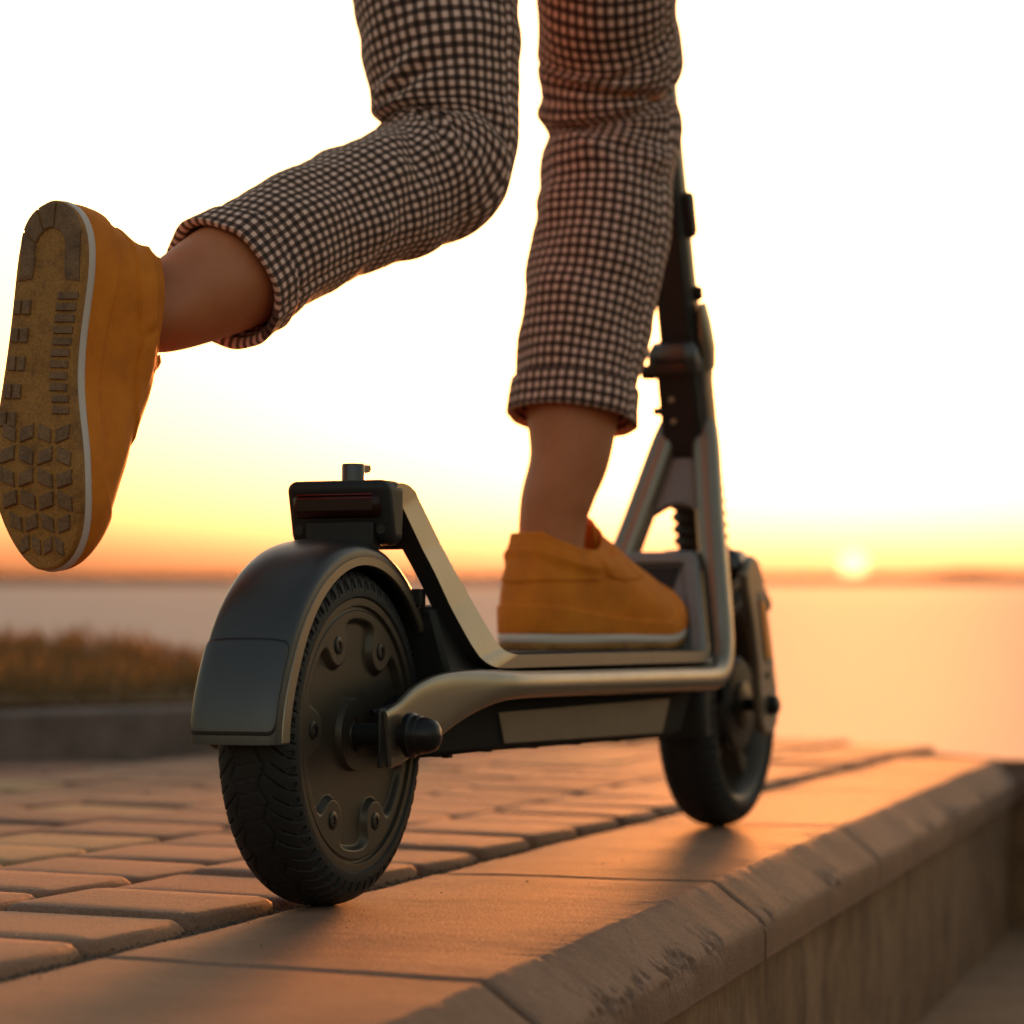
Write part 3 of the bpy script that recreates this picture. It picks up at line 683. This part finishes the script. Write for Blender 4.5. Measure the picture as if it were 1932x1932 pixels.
# neck, latch, stem along the steering axis
def ax(z): return WB-(z-RW)*.305
ux = Vector((0, -.2917, .9565))
def axial(name, secs, mat, parent, ex=3.5, n2=32, sharp=40):   # (z, half x, half y[, shift y]) sections across the steering axis
    rings = []
    for s in secs:
        z, hx, hy = s[:3]; sy = s[3] if len(s) > 3 else 0; ring = []
        f = Vector((0, .9565, .2917))
        for j in range(n2):
            a = 2*PI*j/n2; ca, sa = math.cos(a), math.sin(a)
            p = Vector((hx*math.copysign(abs(ca)**(2/ex), ca), ax(z), z))+f*(sy+hy*math.copysign(abs(sa)**(2/ex), sa)); ring.append(p)
        rings.append(ring)
    V, Fc = loft(rings); return fixn(mk(name, V, Fc, mat, parent, sharp=sharp))
neck = axial('neck', [(.372, .018, .020), (.385, .024, .026), (.40, .0255, .028), (.455, .0255, .028), (.468, .027, .030), (.484, .027, .031), (.488, .024, .028)], M['paint_dark'], sc_)
axial('neck_cover', [(.385, .019, .006, -.0250), (.41, .0215, .006, -.0268), (.455, .0215, .006, -.0268), (.48, .020, .006, -.028)], M['plastic'], neck)
for z in (.425, .447):
    o = lathe_x('screw', [(0, .0001), (0, .0032), (.0012, .0026)], 0, 0, M['paint'], neck, 14); o.rotation_euler = (0, 0, -PI/2); o.location = (-.006, ax(z)-.0315, z-.009)
axial('clamp_lug', [(.470, .006, .014), (.490, .0085, .016), (.515, .0065, .014), (.535, .003, .010)], M['paint'], neck, 2.5).location = (.0255, 0, 0)
lv = axial('latch', [(.474, .0245, .012, -.030), (.480, .0265, .014, -.032), (.494, .0262, .014, -.032), (.503, .021, .011, -.029)], M['paint_dark'], neck, 3)
axial('latch_slot', [(.4855, .0165, .004, -.0435), (.4905, .0165, .004, -.0435)], M['plastic'], lv, 3)
o = lathe_x('pivot_pin', [(-.010, .006), (-.009, .008), (.004, .008), (.005, .006)], 0, 0, M['plastic'], neck, 20); o.location = (-.026, ax(.472)-.028, .466)
o = lathe_x('pivot_pin', [(-.006, .003), (-.005, .0045), (.004, .0045)], 0, 0, M['bolt'], neck, 16); o.location = (-.026, ax(.43)-.018, .428)
stem = axial('stem', [(.486, .0215, .024), (.50, .0205, .022), (.56, .0195, .021), (.75, .0185, .020), (1.08, .0180, .0195)], M['paint_dark'], sc_, 2.8)
axial('stem_strip', [(.50, .0165, .004, -.0205), (.56, .0165, .004, -.0198), (.75, .0155, .004, -.0188), (1.05, .015, .004, -.0182)], M['plastic'], stem)
axial('cable_clip', [(.600, .0045, .008), (.605, .006, .010), (.638, .006, .010), (.643, .0045, .008)], M['plastic'], stem).location = (.0205, 0, 0)
axial('bell_button', [(.538, .003, .004), (.541, .0045, .0055), (.549, .0045, .0055), (.552, .003, .004)], M['plastic'], stem).location = (.0225, 0, 0)
hbp = [(-.25, ax(1.08)-.045, 1.09), (-.14, ax(1.08)-.012, 1.095), (0, ax(1.08), 1.09), (.14, ax(1.08)-.012, 1.095), (.25, ax(1.08)-.045, 1.09)]
def tube(name, pts, rad, mat, parent, n2=18, sub=8):
    P = catmull(pts, sub); rings = []
    for i, p in enumerate(P):
        tg = Vector(P[min(len(P)-1, i+1)]-P[max(0, i-1)]).normalized(); a_ = Vector((0, 0, 1)) if abs(tg.z) < .9 else Vector((1, 0, 0)); e1 = tg.cross(a_).normalized(); e2 = tg.cross(e1)
        rings.append([Vector(p)+e1*rad*math.cos(2*PI*j/n2)+e2*rad*math.sin(2*PI*j/n2) for j in range(n2)])
    V, Fc = loft(rings); return fixn(mk(name, V, Fc, mat, parent, sharp=40))
hbar = tube('handlebar', hbp, .0125, M['paint'], sc_)
tube('grip', [(-.27, ax(1.08)-.051, 1.09), (-.20, ax(1.08)-.029, 1.0925), (-.16, ax(1.08)-.018, 1.094)], .017, M['mat_rubber'], hbar)
tube('grip', [(.27, ax(1.08)-.051, 1.09), (.20, ax(1.08)-.029, 1.0925), (.16, ax(1.08)-.018, 1.094)], .017, M['mat_rubber'], hbar)
# gusset web between the frame tubes, fork bellows
V = []; prof = [(.040, .800, .312), (.026, .806, .322), (.012, .811, .331), (0, .813, .3335), (-.012, .811, .331), (-.026, .806, .322), (-.040, .800, .312), (-.024, .836, .385), (0, .836, .40), (.024, .836, .385)]
V = prof+[(x, y+.012, z-.004) for x, y, z in prof]; k = len(prof)
bev(fixn(mk('gusset', V, [tuple(range(k)), tuple(range(2*k-1, k-1, -1))]+[(i, (i+1) % k, k+(i+1) % k, k+i) for i in range(k)], M['panelgrey'], sc_, sharp=35)), .002)
secs = []
for i in range(37):
    z = .262+i*.003; rr = .0285 if i % 4 < 2 else .0245; secs.append((z, rr, rr))
axial('bellows', secs, M['rubber'], sc_, 2, 36, 60)
axial('steerer', [(.245, .019, .019), (.40, .019, .019)], M['plastic'], sc_, 2)
# fork: crown and two leg plates with reflector
hexa('fork_crown', [(-.052, .868, .262), (.052, .868, .262), (.052, .925, .262), (-.052, .925, .262)], [(-.042, .872, .288), (.042, .872, .288), (.040, .915, .290), (-.040, .915, .290)], M['paint_dark'], sc_, .008)
fp = [(.856, .262), (.866, .274), (.882, .281), (.898, .277), (.912, .262), (.926, .232), (.944, .19), (.958, .15), (.966, .125), (.962, .108), (.950, .099), (.935, .096), (.918, .099), (.908, .11), (.904, .13), (.896, .17), (.878, .215), (.862, .245)]
for sx in (1, -1):
    lg = prism('fork_leg', fp, .050*sx, .0595*sx, M['paint'], sc_, .0025)
    xo = .0595*sx; x1 = xo+sx*.0018
    prism('reflector_frame', [(.893, .243), (.907, .240), (.936, .172), (.921, .169)], xo-sx*.0005, xo+sx*.0009, M['panelgrey'], lg, .0004)
    prism('reflector', [(.898, .2350), (.9125, .2330), (.9345, .1760), (.9195, .1745)], xo, x1+sx*.0008, M['amber'], lg, .0005)
    lathe_x('axle_nut', [(xo-.0005*sx, .0001), (xo-.0005*sx, .0105), (xo+.007*sx, .010), (xo+.009*sx, .007), (xo+.0095*sx, .0005)], .936, .127, M['bolt'], lg, 6 if False else 24)
    lathe_x('screw', [(xo-.0005*sx, .0001), (xo-.0005*sx, .0045), (xo+.0015*sx, .0038)], .925, .158, M['bolt'], lg, 16)
# cables
tube('cable', [(.030, .02, .142), (.045, .055, .150), (.052, .10, .158), (.050, .15, .162)], .003, M['plastic'], sc_, 10)

# ------------------------------------------------------------------ the rider's legs
LSH = .277
def sole_outline(side, n2=72, inset=0):            # side +1: right foot (big toe towards -x); returns points from the heel round
    yv = np.array([0, .012, .04, .10, .2, .32, .45, .55, .66, .76, .86, .93, .975, 1.0])
    med = np.array([.002, .012, .022, .0305, .0325, .029, .0275, .031, .0395, .0435, .041, .0335, .0235, .010])
    lat = np.array([.002, .012, .022, .0305, .0325, .0335, .0365, .0395, .0425, .0425, .0365, .026, .0145, .001])
    tt = np.linspace(0, 1, n2//2+1); yy = .5-.5*np.cos(tt*PI)
    L_ = np.interp(yy, yv, lat); Md = np.interp(yy, yv, med); cx = .004*np.sin(np.clip((yy-.5)/.5, 0, 1)*PI/2)
    pts = [(L_[i], yy[i]*LSH) for i in range(n2//2+1)]+[(-Md[i], yy[i]*LSH) for i in range(n2//2-1, 0, -1)]
    P = np.array(pts)
    for _ in range(3): P = .5*P+.25*np.roll(P, 1, 0)+.25*np.roll(P, -1, 0)
    c = np.array([0, .5*LSH]); d = P-c; ln = np.linalg.norm(d, axis=1, keepdims=True); P = P-d/ln*inset
    P[:, 0] *= side; return P
def make_shoe(side, parent, mat_w):
    n2 = 72; P0 = sole_outline(side, n2)
    def ext(name, levels, mat, par, sharp=40):
        rings = []
        for ins, zf in levels:
            Q = sole_outline(side, n2, ins); rings.append([(q[0], q[1], zf(q[1]/LSH)) for q in Q])
        V, Fc = loft(rings); return fixn(mk(name, V, Fc, mat, par, sharp=sharp))
    toe = lambda f: .012*float(sst(.72, 1.0, f))     # toe spring
    arch = lambda f: 0
    # shoe root is the upper
    rings = []; NB = 30
    ycf, ych = .128, .022
    for k in range(NB+1):
        tt = k/NB; ring = []
        for i, p in enumerate(sole_outline(side, n2, .0025)):
            f = p[1]/LSH; ang = math.atan2((p[1]-.5*LSH)/LSH*2, p[0]/.04*side)
            B0 = Vector((p[0], p[1], .0135+toe(f)))
            fr = float(sst(.10, .62, f)); yc = ych+(ycf-ych)*(f**.62 if f > 0 else 0)
            # collar point: an ellipse, heel tab high, sides dipping, tongue high
            cyc = (ych+ycf)/2; hy = (ycf-ych)/2; cc = max(-1, min(1, (yc-cyc)/hy)); xx = math.sqrt(max(0, 1-cc*cc))*.0375*math.copysign(1, p[0]) if abs(p[0]) > 1e-6 else 0
            zc = .088-.024*math.sin(min(1, max(0, f/.42))*PI)*(f < .42)+.016*float(sst(.42, .9, f))
            zc = float(np.interp(cc, [-1, -.985, -.94, -.82, -.6, -.3, 0, .3, .6, .85, 1], [.1145, .1135, .1085, .1015, .0955, .0905, .0880, .0885, .0945, .106, .114]))
            B3 = Vector((xx, yc, zc))
            out = Vector((p[0]*.06, 0, 0))
            B1 = B0+Vector((p[0]*.15, .005*float(sst(.8, 1, f))-.005*(1-float(sst(0, .12, f))), .027+.020*(1-fr)+.004*float(sst(.6, .9, f))))
            B2 = B3+Vector((p[0]*.25*fr, .046*fr, -.034*fr-.030*(1-fr)))
            q = B0*(1-tt)**3+B1*3*tt*(1-tt)**2+B2*3*tt*tt*(1-tt)+B3*tt**3
            pad = .0036*math.exp(-((tt-.88)/.10)**2); oc = Vector((q.x, q.y-.07, 0)); q += oc.normalized()*pad
            # soft creases
            q += Vector((noise.noise(q*28)*.0016, noise.noise(q*28+Vector((5, 5, 5)))*.0012, noise.noise(q*24+Vector((9, 1, 4)))*.0016))*math.sin(tt*PI)
            if .55 < f < .8: q.z += -.0018*math.sin((f-.55)/.25*PI*4)*math.sin(tt*PI)
            ring.append(q)
        rings.append(ring)
    surf = rings
    cen = Vector((0, .066, 0)); top = rings[-1]
    lip = []
    for dz, sc2 in ((.0024, 1.0), (.0042, .975), (.0040, .945), (.001, .92), (-.006, .905), (-.03, .90)):
        lip.append([Vector(((q.x)*sc2, cen.y+(q.y-cen.y)*sc2, q.z+dz)) for q in top])
    V, Fc = loft(rings+lip, cap=False)
    sh = fixn(mk('shoe', V, Fc, M['suede'], parent, sharp=70))
    # overlay panels, a little proud of the upper
    def overlay(name, i_from, i_to, k0, k1, shape, th=.0021):
        idx = [(i_from+j) % n2 for j in range((i_to-i_from) % n2+1)]; Vv = []; Ff = []; m_ = len(idx); nk = 16
        for kk in range(nk+1):
            for jj, i in enumerate(idx):
                u = jj/(m_-1); lo, hi = shape(u); kf = (k0+(k1-k0)*(lo+(hi-lo)*kk/nk))*NB; ka = min(NB-1, int(kf)); fr = kf-ka
                q = surf[ka][i].lerp(surf[ka+1][i], fr)
                a_ = surf[ka][(i+1) % n2]-surf[ka][(i-1) % n2]; b2 = surf[ka+1][i]-surf[ka][i]; nn = a_.cross(b2).normalized()
                if nn.dot(q-Vector((0, .09, .03))) < 0: nn = -nn
                e = 0 if (kk in (0, nk) or jj in (0, m_-1)) else 1
                Vv.append(q+nn*(th*e-.0006*(1-e)))
        for kk in range(nk):
            for jj in range(m_-1): a_ = kk*m_+jj; Ff.append((a_, a_+1, a_+m_+1, a_+m_))
        return fixn(mk(name, Vv, Ff, M['suede'], sh))
    overlay('heel_counter', n2-15, 15, .42, .90, lambda u: (.0+.55*abs(u-.5)*2, .98))
    overlay('toe_cap', n2//2-13, n2//2+13, .0, .52, lambda u: (.0, 1-.75*abs(u-.5)*2))
    overlay('foxing', n2-26, 26, .0, .26, lambda u: (0, .6+.35*math.cos((u-.5)*PI)))
    overlay('eyestay', n2//2+8, n2//2+21, .50, .97, lambda u: (.25+.3*u, .97))
    overlay('eyestay', n2//2-21, n2//2-8, .50, .97, lambda u: (.55-.3*u, .97))
    # tongue
    rr = []
    for k in range(9):
        t_ = k/8; y = .124-.012*t_; z = .090+.036*t_; hw = .018+.003*t_
        rr.append([Vector((x*hw, y+.008*(1-x*x)-.003, z-.010*x*x)) for x in np.linspace(-1, 1, 9)]+[Vector((x*hw, y-.006+.008*(1-x*x)-.003, z-.010*x*x-.002)) for x in np.linspace(1, -1, 9)])
    V, Fc = loft(rr); fixn(mk('tongue', V, Fc, M['suede'], sh))
    ext('midsole', [(.0015, lambda f: .0062+toe(f)), (.0, lambda f: .0080+toe(f)), (-.0006, lambda f: .0110+toe(f)), (-.0002, lambda f: .0140+toe(f)), (.0016, lambda f: .0156+toe(f)), (.006, lambda f: .0154+toe(f))], M['midsole'], sh, 60)
    ou = ext('outsole', [(.003, lambda f: .0005+toe(f)), (.0006, lambda f: .0012+toe(f)), (.0002, lambda f: .003+toe(f)), (.0008, lambda f: .0068+toe(f)), (.004, lambda f: .0069+toe(f))], M['gum'], sh, 60)
    return sh, ou, toe
def add_tread(sh, side, toe):
    def lug(poly, th=.0022):
        c = np.mean(poly, 0); n2 = len(poly); V = []
        for zz, k in ((.0015, 1), (-.0006, 1), (-.0014, .86)):
            for p in poly: q = c+(np.array(p)-c)*k; V.append((q[0], q[1], zz*1+toe(q[1]/LSH)))
        Fc = [tuple(range(n2)), tuple(2*n2+j for j in reversed(range(n2)))]
        for i in range(2):
            for j in range(n2): Fc.append((i*n2+j, i*n2+(j+1) % n2, (i+1)*n2+(j+1) % n2, (i+1)*n2+j))
        return fixn(mk('tread_lug', V, Fc, M['lug'], sh, smooth=False))
    S_ = lambda x: x*side                           # x < 0 is the big-toe side
    O = sole_outline(1, 144, .004)
    def wid(y): 
        m_ = np.abs(O[:, 1]-y) < .004; return O[m_, 0].min(), O[m_, 0].max()
    # heel horseshoe: arc cut by one diagonal groove
    for a0, a1 in ((200, 262), (266, 300), (-56, -20), (-16, 18)):
        pts_o = []; pts_i = []
        for a in np.linspace(a0, a1, 8):
            r_ = math.radians(a); pts_o.append((S_(.0285*math.cos(r_)), .034+.031*math.sin(r_))); pts_i.append((S_(.015*math.cos(r_)), .040+.018*math.sin(r_)))
        if a0 == 200: pts_o = [(S_(-.0285), .062)]+pts_o; pts_i = [(S_(-.0155), .060)]+pts_i
        if a0 == -16: pts_o = pts_o+[(S_(.0285), .062)]; pts_i = pts_i+[(S_(.0155), .060)]
        lug(np.array(pts_o+pts_i[::-1]))
    # big-toe-side long row of fine ribs
    for k in range(11):
        y = .070+k*.0085; x0, x1 = wid(y); lug(np.array([(S_(x0+.001), y), (S_(x0+.020-.0004*k), y), (S_(x0+.020-.0004*k), y+.0055), (S_(x0+.001), y+.0055)]))
    # outer-side square blocks
    for k in range(5):
        y = .076+k*.021; x0, x1 = wid(y+.005)
        for q in (0, 1):
            xb = x1-.016+q*.009; lug(np.array([(S_(xb), y), (S_(xb+.007), y), (S_(xb+.007), y+.011), (S_(xb), y+.011)]))
    # forefoot blocks
    for k in range(6):
        y = .170+k*.0165; x0, x1 = wid(min(y+.006, .268))
        nb = 4
        for q in range(nb):
            f = (q+.5)/nb; xc = x0+.004+(x1-x0-.008)*f; hw = (x1-x0-.008)/nb*.36; sk = .004*(1 if (q+k) % 2 else -1)
            lug(np.array([(S_(xc-hw), y+sk*.5), (S_(xc+hw), y-sk*.5), (S_(xc+hw), y+.0105-sk*.5), (S_(xc-hw), y+.0105+sk*.5)]))
# shoe frames
Y = Vector((-.065, .0, -1)).normalized(); Z = Vector((.50, .866, 0)); Z = (Z-Y*Z.dot(Y)).normalized(); X = Y.cross(Z)
KICK = Matrix(((X.x, Y.x, Z.x, 0), (X.y, Y.y, Z.y, 0), (X.z, Y.z, Z.z, 0), (0, 0, 0, 1)))
hp = at(103, 374, 2.125); KICK.translation = hp
ST = Matrix.Rotation(-HEAD, 4, 'Z'); ST.translation = R0
STAND = ST @ Matrix.Translation((-.050, .484, .1862)) @ Matrix.Rotation(math.radians(-15), 4, 'Z')
# leg centre lines: px, py, depth, half width px   (measured on the photograph, distances from the deck and shoes)
def leg_pts(L_): return [(at(a, b_, d), h*d/FPX) for a, b_, d, h in L_]
kick_l = [(790, -330, 2.56, 178), (800, -220, 2.55, 172), (812, -100, 2.54, 165), (822, 0, 2.53, 158), (832, 87, 2.52, 149), (841, 165, 2.515, 139), (845, 225, 2.51, 135), (846, 275, 2.505, 133), (832, 318, 2.49, 131), (800, 344, 2.47, 128), (755, 362, 2.45, 126), (677, 392, 2.405, 122), (600, 426, 2.36, 120), (517, 470, 2.31, 120), (465, 505, 2.28, 120), (417, 536, 2.255, 122)]
stL = [(-700, 1190, 1860), (-350, 1200, 1830), (0, 1207, 1810), (100, 1212, 1812), (200, 1212, 1835), (270, 1215, 1848), (330, 1225, 1822), (375, 1230, 1790), (420, 1226, 1776), (455, 1208, 1788), (500, 1245, 1812), (550, 1265, 1832), (600, 1263, 1826), (650, 1248, 1812), (700, 1220, 1805), (760, 1216, 1800), (830, 1228, 1795), (900, 1215, 1790), (1000, 1198, 1780), (1100, 1180, 1765), (1200, 1165, 1745), (1300, 1150, 1722), (1400, 1136, 1700), (1500, 1124, 1680), (1600, 1116, 1655), (1700, 1106, 1640), (1815, 1098, 1622)]
stand_l = []
for cy_, l_, r_ in stL:
    py = cy_*.4375; a, b_ = 483+l_*.4375, 483+r_*.4375
    dep = float(np.interp(py, [-310, 0, 110, 250, 500, 790], [2.60, 2.68, 2.72, 2.74, 2.71, 2.672])); stand_l.append(((a+b_)/2, py, dep, (b_-a)/2))

def body():
    Kj = lambda x, y, z: KICK @ Vector((x, y, z)); Sj = lambda x, y, z: STAND @ Vector((x, y, z))
    kp = leg_pts(kick_l); sp_ = leg_pts(stand_l)
    pel = (kp[0][0]+sp_[0][0])/2+Vector((0, 0, .17)); vs = [(pel, .11), (pel+Vector((0, 0, .12)), .11), (pel+Vector((0, .02, .26)), .10)]; ed = [(0, 1), (1, 2)]
    def chain(pts):
        prev = 0
        for p in pts: vs.append(p); ed.append((prev, len(vs)-1)); prev = len(vs)-1
    chain([(kp[0][0], .062), (kp[3][0], .056), (kp[7][0], .048), (kp[10][0], .046), (kp[12][0], .044), (at(470, 503, 2.285), .0475), (at(395, 540, 2.24), .0430), (Kj(.0, .070, .130), .0345), (Kj(0, .068, .100), .0315), (Kj(0, .066, .070), .030), (Kj(0, .085, .045), .031), (Kj(0, .15, .034), .026), (Kj(0, .21, .030), .022)])
    chain([(sp_[0][0], .062), (sp_[2][0], .056), (sp_[11][0], .048), (sp_[17][0], .050), (sp_[21][0], .049), (at(1084, 735, 2.675), .046), (at(1078, 810, 2.668), .0425), (at(1076, 880, 2.66), .0370), (Sj(.003, .066, .140), .0335), (Sj(0, .066, .105), .0315), (Sj(0, .064, .075), .030), (Sj(0, .085, .045), .031), (Sj(0, .15, .034), .026), (Sj(0, .21, .030), .022)])
    me = bpy.data.meshes.new('tmp'); me.from_pydata([tuple(v[0]) for v in vs], ed, []); o = bpy.data.objects.new('tmp', me); col.objects.link(o)
    sk = o.modifiers.new('skin', 'SKIN'); sk.use_smooth_shade = True; ss = o.modifiers.new('sub', 'SUBSURF'); ss.levels = 3; ss.render_levels = 3
    for i, v in enumerate(vs): me.skin_vertices[0].data[i].radius = (v[1]*1.06, v[1]*1.06)
    me.skin_vertices[0].data[0].use_root = True
    dg = bpy.context.evaluated_depsgraph_get(); m2 = bpy.data.meshes.new_from_object(o.evaluated_get(dg)); bpy.data.objects.remove(o)
    m2.name = 'person'; m2.materials.clear(); m2.materials.append(M['skin']); m2.polygons.foreach_set('use_smooth', [True]*len(m2.polygons))
    m2.update()
    for c, rad, amp in ((Kj(.034, .074, .128), .014, .0035), (Sj(.034, .068, .136), .013, .0035), (Sj(.004, .026, .165), .014, -.0025)):
        for v in m2.vertices:
            d = (v.co-c).length
            if d < rad*2.5: v.co += v.normal*(amp*math.exp(-(d/rad)**2))
    ob = bpy.data.objects.new('person', m2); col.objects.link(ob); return ob
for _ in (0,):
    if not bpy.data.meshes.get('x'): pass
try:
    person = body()
except Exception as ex:                              # skin layer missing until the modifier exists
    raise
loc(tag(person, 'rider in checked trousers and mustard shoes pushing off with one leg raised behind', 'person'))
for frame, side in ((KICK, -1), (STAND, 1)):
    s_, ou, toe = make_shoe(side, person, None); s_.matrix_local = frame
    s_['label'] = 'raised mustard shoe showing its sole' if side < 0 else 'mustard shoe standing on the deck'
    add_tread(s_, side, toe)

# trousers: tubes of gingham with folds and turned-up cuffs
CHK = .0096
def leg_mesh(L_, creases, cuff, seed, zfac=1.0):
    D = catmull([(a, b_, d, h) for a, b_, d, h in L_], 9); P = [at(*map(float, p[:3])) for p in D]; Rr = [float(p[3]*p[2]/FPX) for p in D]
    # resample by length
    s = [0]
    for i in range(1, len(P)): s.append(s[-1]+(P[i]-P[i-1]).length)
    tot = s[-1]; NR = int(tot/.0032); n2 = 132; Pt = np.array([tuple(p) for p in P]); out = []
    ss = np.linspace(0, tot, NR); PX = np.stack([np.interp(ss, s, Pt[:, k]) for k in range(3)], 1); RX = np.interp(ss, s, Rr)
    ker = np.ones(5)/5
    for k in range(3): 
        e = np.pad(PX[:, k], 2, mode='edge'); PX[:, k] = np.where((np.arange(NR) > 3) & (np.arange(NR) < NR-4), np.convolve(e, ker, 'valid'), PX[:, k])
    tang = np.gradient(PX, axis=0); tang /= np.linalg.norm(tang, axis=1, keepdims=True)
    e = np.pad(tang, ((8, 8), (0, 0)), mode='edge'); tang = np.stack([np.convolve(e[:, k], np.ones(17)/17, 'valid') for k in range(3)], 1)
    rings = []; uvv = []; ncirc = round(2*PI*.067/CHK)
    stations = [(i, 0.0, 0) for i in range(NR)]
    view = Vector((0, 1, 0))
    def ringat(i, dr, vofs, arc):
        c = Vector(PX[i]); tg = Vector(tang[i]).normalized(); lat = tg.cross(Vector((c.x, c.y, 0)).normalized()).normalized(); dp = lat.cross(tg).normalized()
        ring = []; uv_ = []
        for j in range(n2+1):
            a = 2*PI*j/n2; ca, sa = math.cos(a), math.sin(a); q = Vector((ca*2.2, sa*2.2, arc*14+seed))
            d = noise.noise(Vector((ca*.9+seed, sa*.9, arc*26)))*.0030+noise.noise(q)*.0026+noise.noise(Vector((ca*1.1-seed, sa*1.1, arc*38+ca*1.5)))*.0018+noise.noise(Vector((ca*1.6, sa*1.6, arc*55+seed)))*.0010
            for (s0, wd, amp, a0, aw, sk) in creases:
                da = math.atan2(math.sin(a-a0), math.cos(a-a0)); wgt = math.exp(-(da/aw)**2); x_ = (arc-s0-sk*da+.004*noise.noise(Vector((a*2, s0*50, seed))))/wd; amp = amp*1.0
                d += amp*wgt*(-math.exp(-x_*x_)+.75*math.exp(-((x_-1.7)/1.1)**2)+.5*math.exp(-((x_+1.7)/1.1)**2))
            da = math.atan2(math.sin(a+.55), math.cos(a+.55)); d -= .0013*math.exp(-(da/.045)**2)-.0006*math.exp(-((da-.12)/.06)**2)   # side seam
            if dr < 0: d *= .6
            r_ = RX[i]+d+dr; ring.append(c+lat*(ca*r_)+dp*(sa*r_*zfac)); uv_.append((j/n2*ncirc, (arc+vofs)/CHK+(.4 if a > 2*PI-.55 else 0)))
        return ring, uv_
    def addr(i, dr, vofs=0):
        r_, u_ = ringat(i, dr, vofs, ss[i]); rings.append(r_); uvv.append(u_)
    iC = int(np.searchsorted(ss, tot-cuff))
    for i in range(iC): addr(i, 0)
    addr(iC, .0); addr(iC, .0026, .003); addr(iC, .0034, .004)
    for i in range(iC+1, NR-1): addr(i, .0036+.0014*(i-iC)/(NR-iC), .006)
    addr(NR-1, .0050, .006); addr(NR-1, .0044, .0065); addr(NR-1, .001, .008)
    for i in range(NR-2, NR-12, -1): addr(i, -.0025, .01)
    V = [p for r_ in rings for p in r_]; UV = [u for r_ in uvv for u in r_]; n3 = n2+1; Fc = []
    for i in range(len(rings)-1):
        for j in range(n2): a = i*n3+j; Fc.append((a, a+1, a+n3+1, a+n3))
    return V, Fc, UV, PX, RX, ss
# creases: (arc position, width, depth, angle round the leg, angular width, skew)
def find_s(PX, p): return None
V1, F1, U1, PX1, RX1, s1_ = leg_mesh(kick_l, [(.205, .012, .003, -2.1, .8, -.05), (.238, .009, .0045, -2.4, .9, -.035), (.264, .008, .006, -2.5, 1.0, -.02), (.290, .008, .006, -2.4, 1.0, .01), (.316, .008, .005, -2.3, .9, .04), (.348, .010, .004, -2.2, .8, .06), (.42, .014, .003, -1.6, 1.1, .05), (.30, .010, .003, -.9, .6, .03)], .030, 3.1)
V2, F2, U2, PX2, RX2, s2_ = leg_mesh(stand_l, [(.238, .009, .0065, -PI/2, 1.7, .012), (.266, .008, .0045, -PI/2+.5, 1.0, -.025), (.296, .011, .0045, -PI/2-.6, .9, .045), (.205, .011, .0035, -PI/2+.2, .9, -.04), (.335, .014, .003, -PI/2+.3, .8, -.05), (.46, .02, .002, -PI/2, 1.2, .04), (.55, .02, .0018, -PI/2-.3, 1.0, -.05)], .034, 8.7)
off = len(V1); V = V1+V2; Fc = F1+[tuple(a+off for a in f) for f in F2]; UV = U1+U2
# seat of the trousers, above the frame
kp0, sp0 = Vector(PX1[0]), Vector(PX2[0]); cen = (kp0+sp0)/2; hv = (sp0-kp0); hx = hv.length/2+.085; hd_ = hv.normalized(); fd2 = Vector((0, 0, 1)).cross(hd_)
rr = []; n4 = 48
for k, (dz, fx, fy) in enumerate(((-.03, .80, .045), (.01, .93, .080), (.05, .99, .108), (.12, 1.02, .128), (.2, .98, .13), (.28, .86, .11), (.285, .84, .105), (.26, .82, .10))):
    rr.append([cen+hd_*(hx*fx*math.cos(2*PI*j/n4))+fd2*(fy*math.sin(2*PI*j/n4))+Vector((0, 0, dz)) for j in range(n4)])
Vs, Fs = loft(rr, cap=False); off = len(V); UV += [(j % n4/n4*90, v.z/CHK) for j, v in enumerate(Vs)]; V = V+Vs; Fc += [tuple(a+off for a in f) for f in Fs]
tr_ = fixn(mk('trousers', V, Fc, M['gingham'], person, uvs=UV))

# ------------------------------------------------------------------ put the promenade frame into the world (its gentle slope)
bpy.context.view_layer.update()
for o in LOCAL: o.matrix_world = TMAT @ o.matrix_world
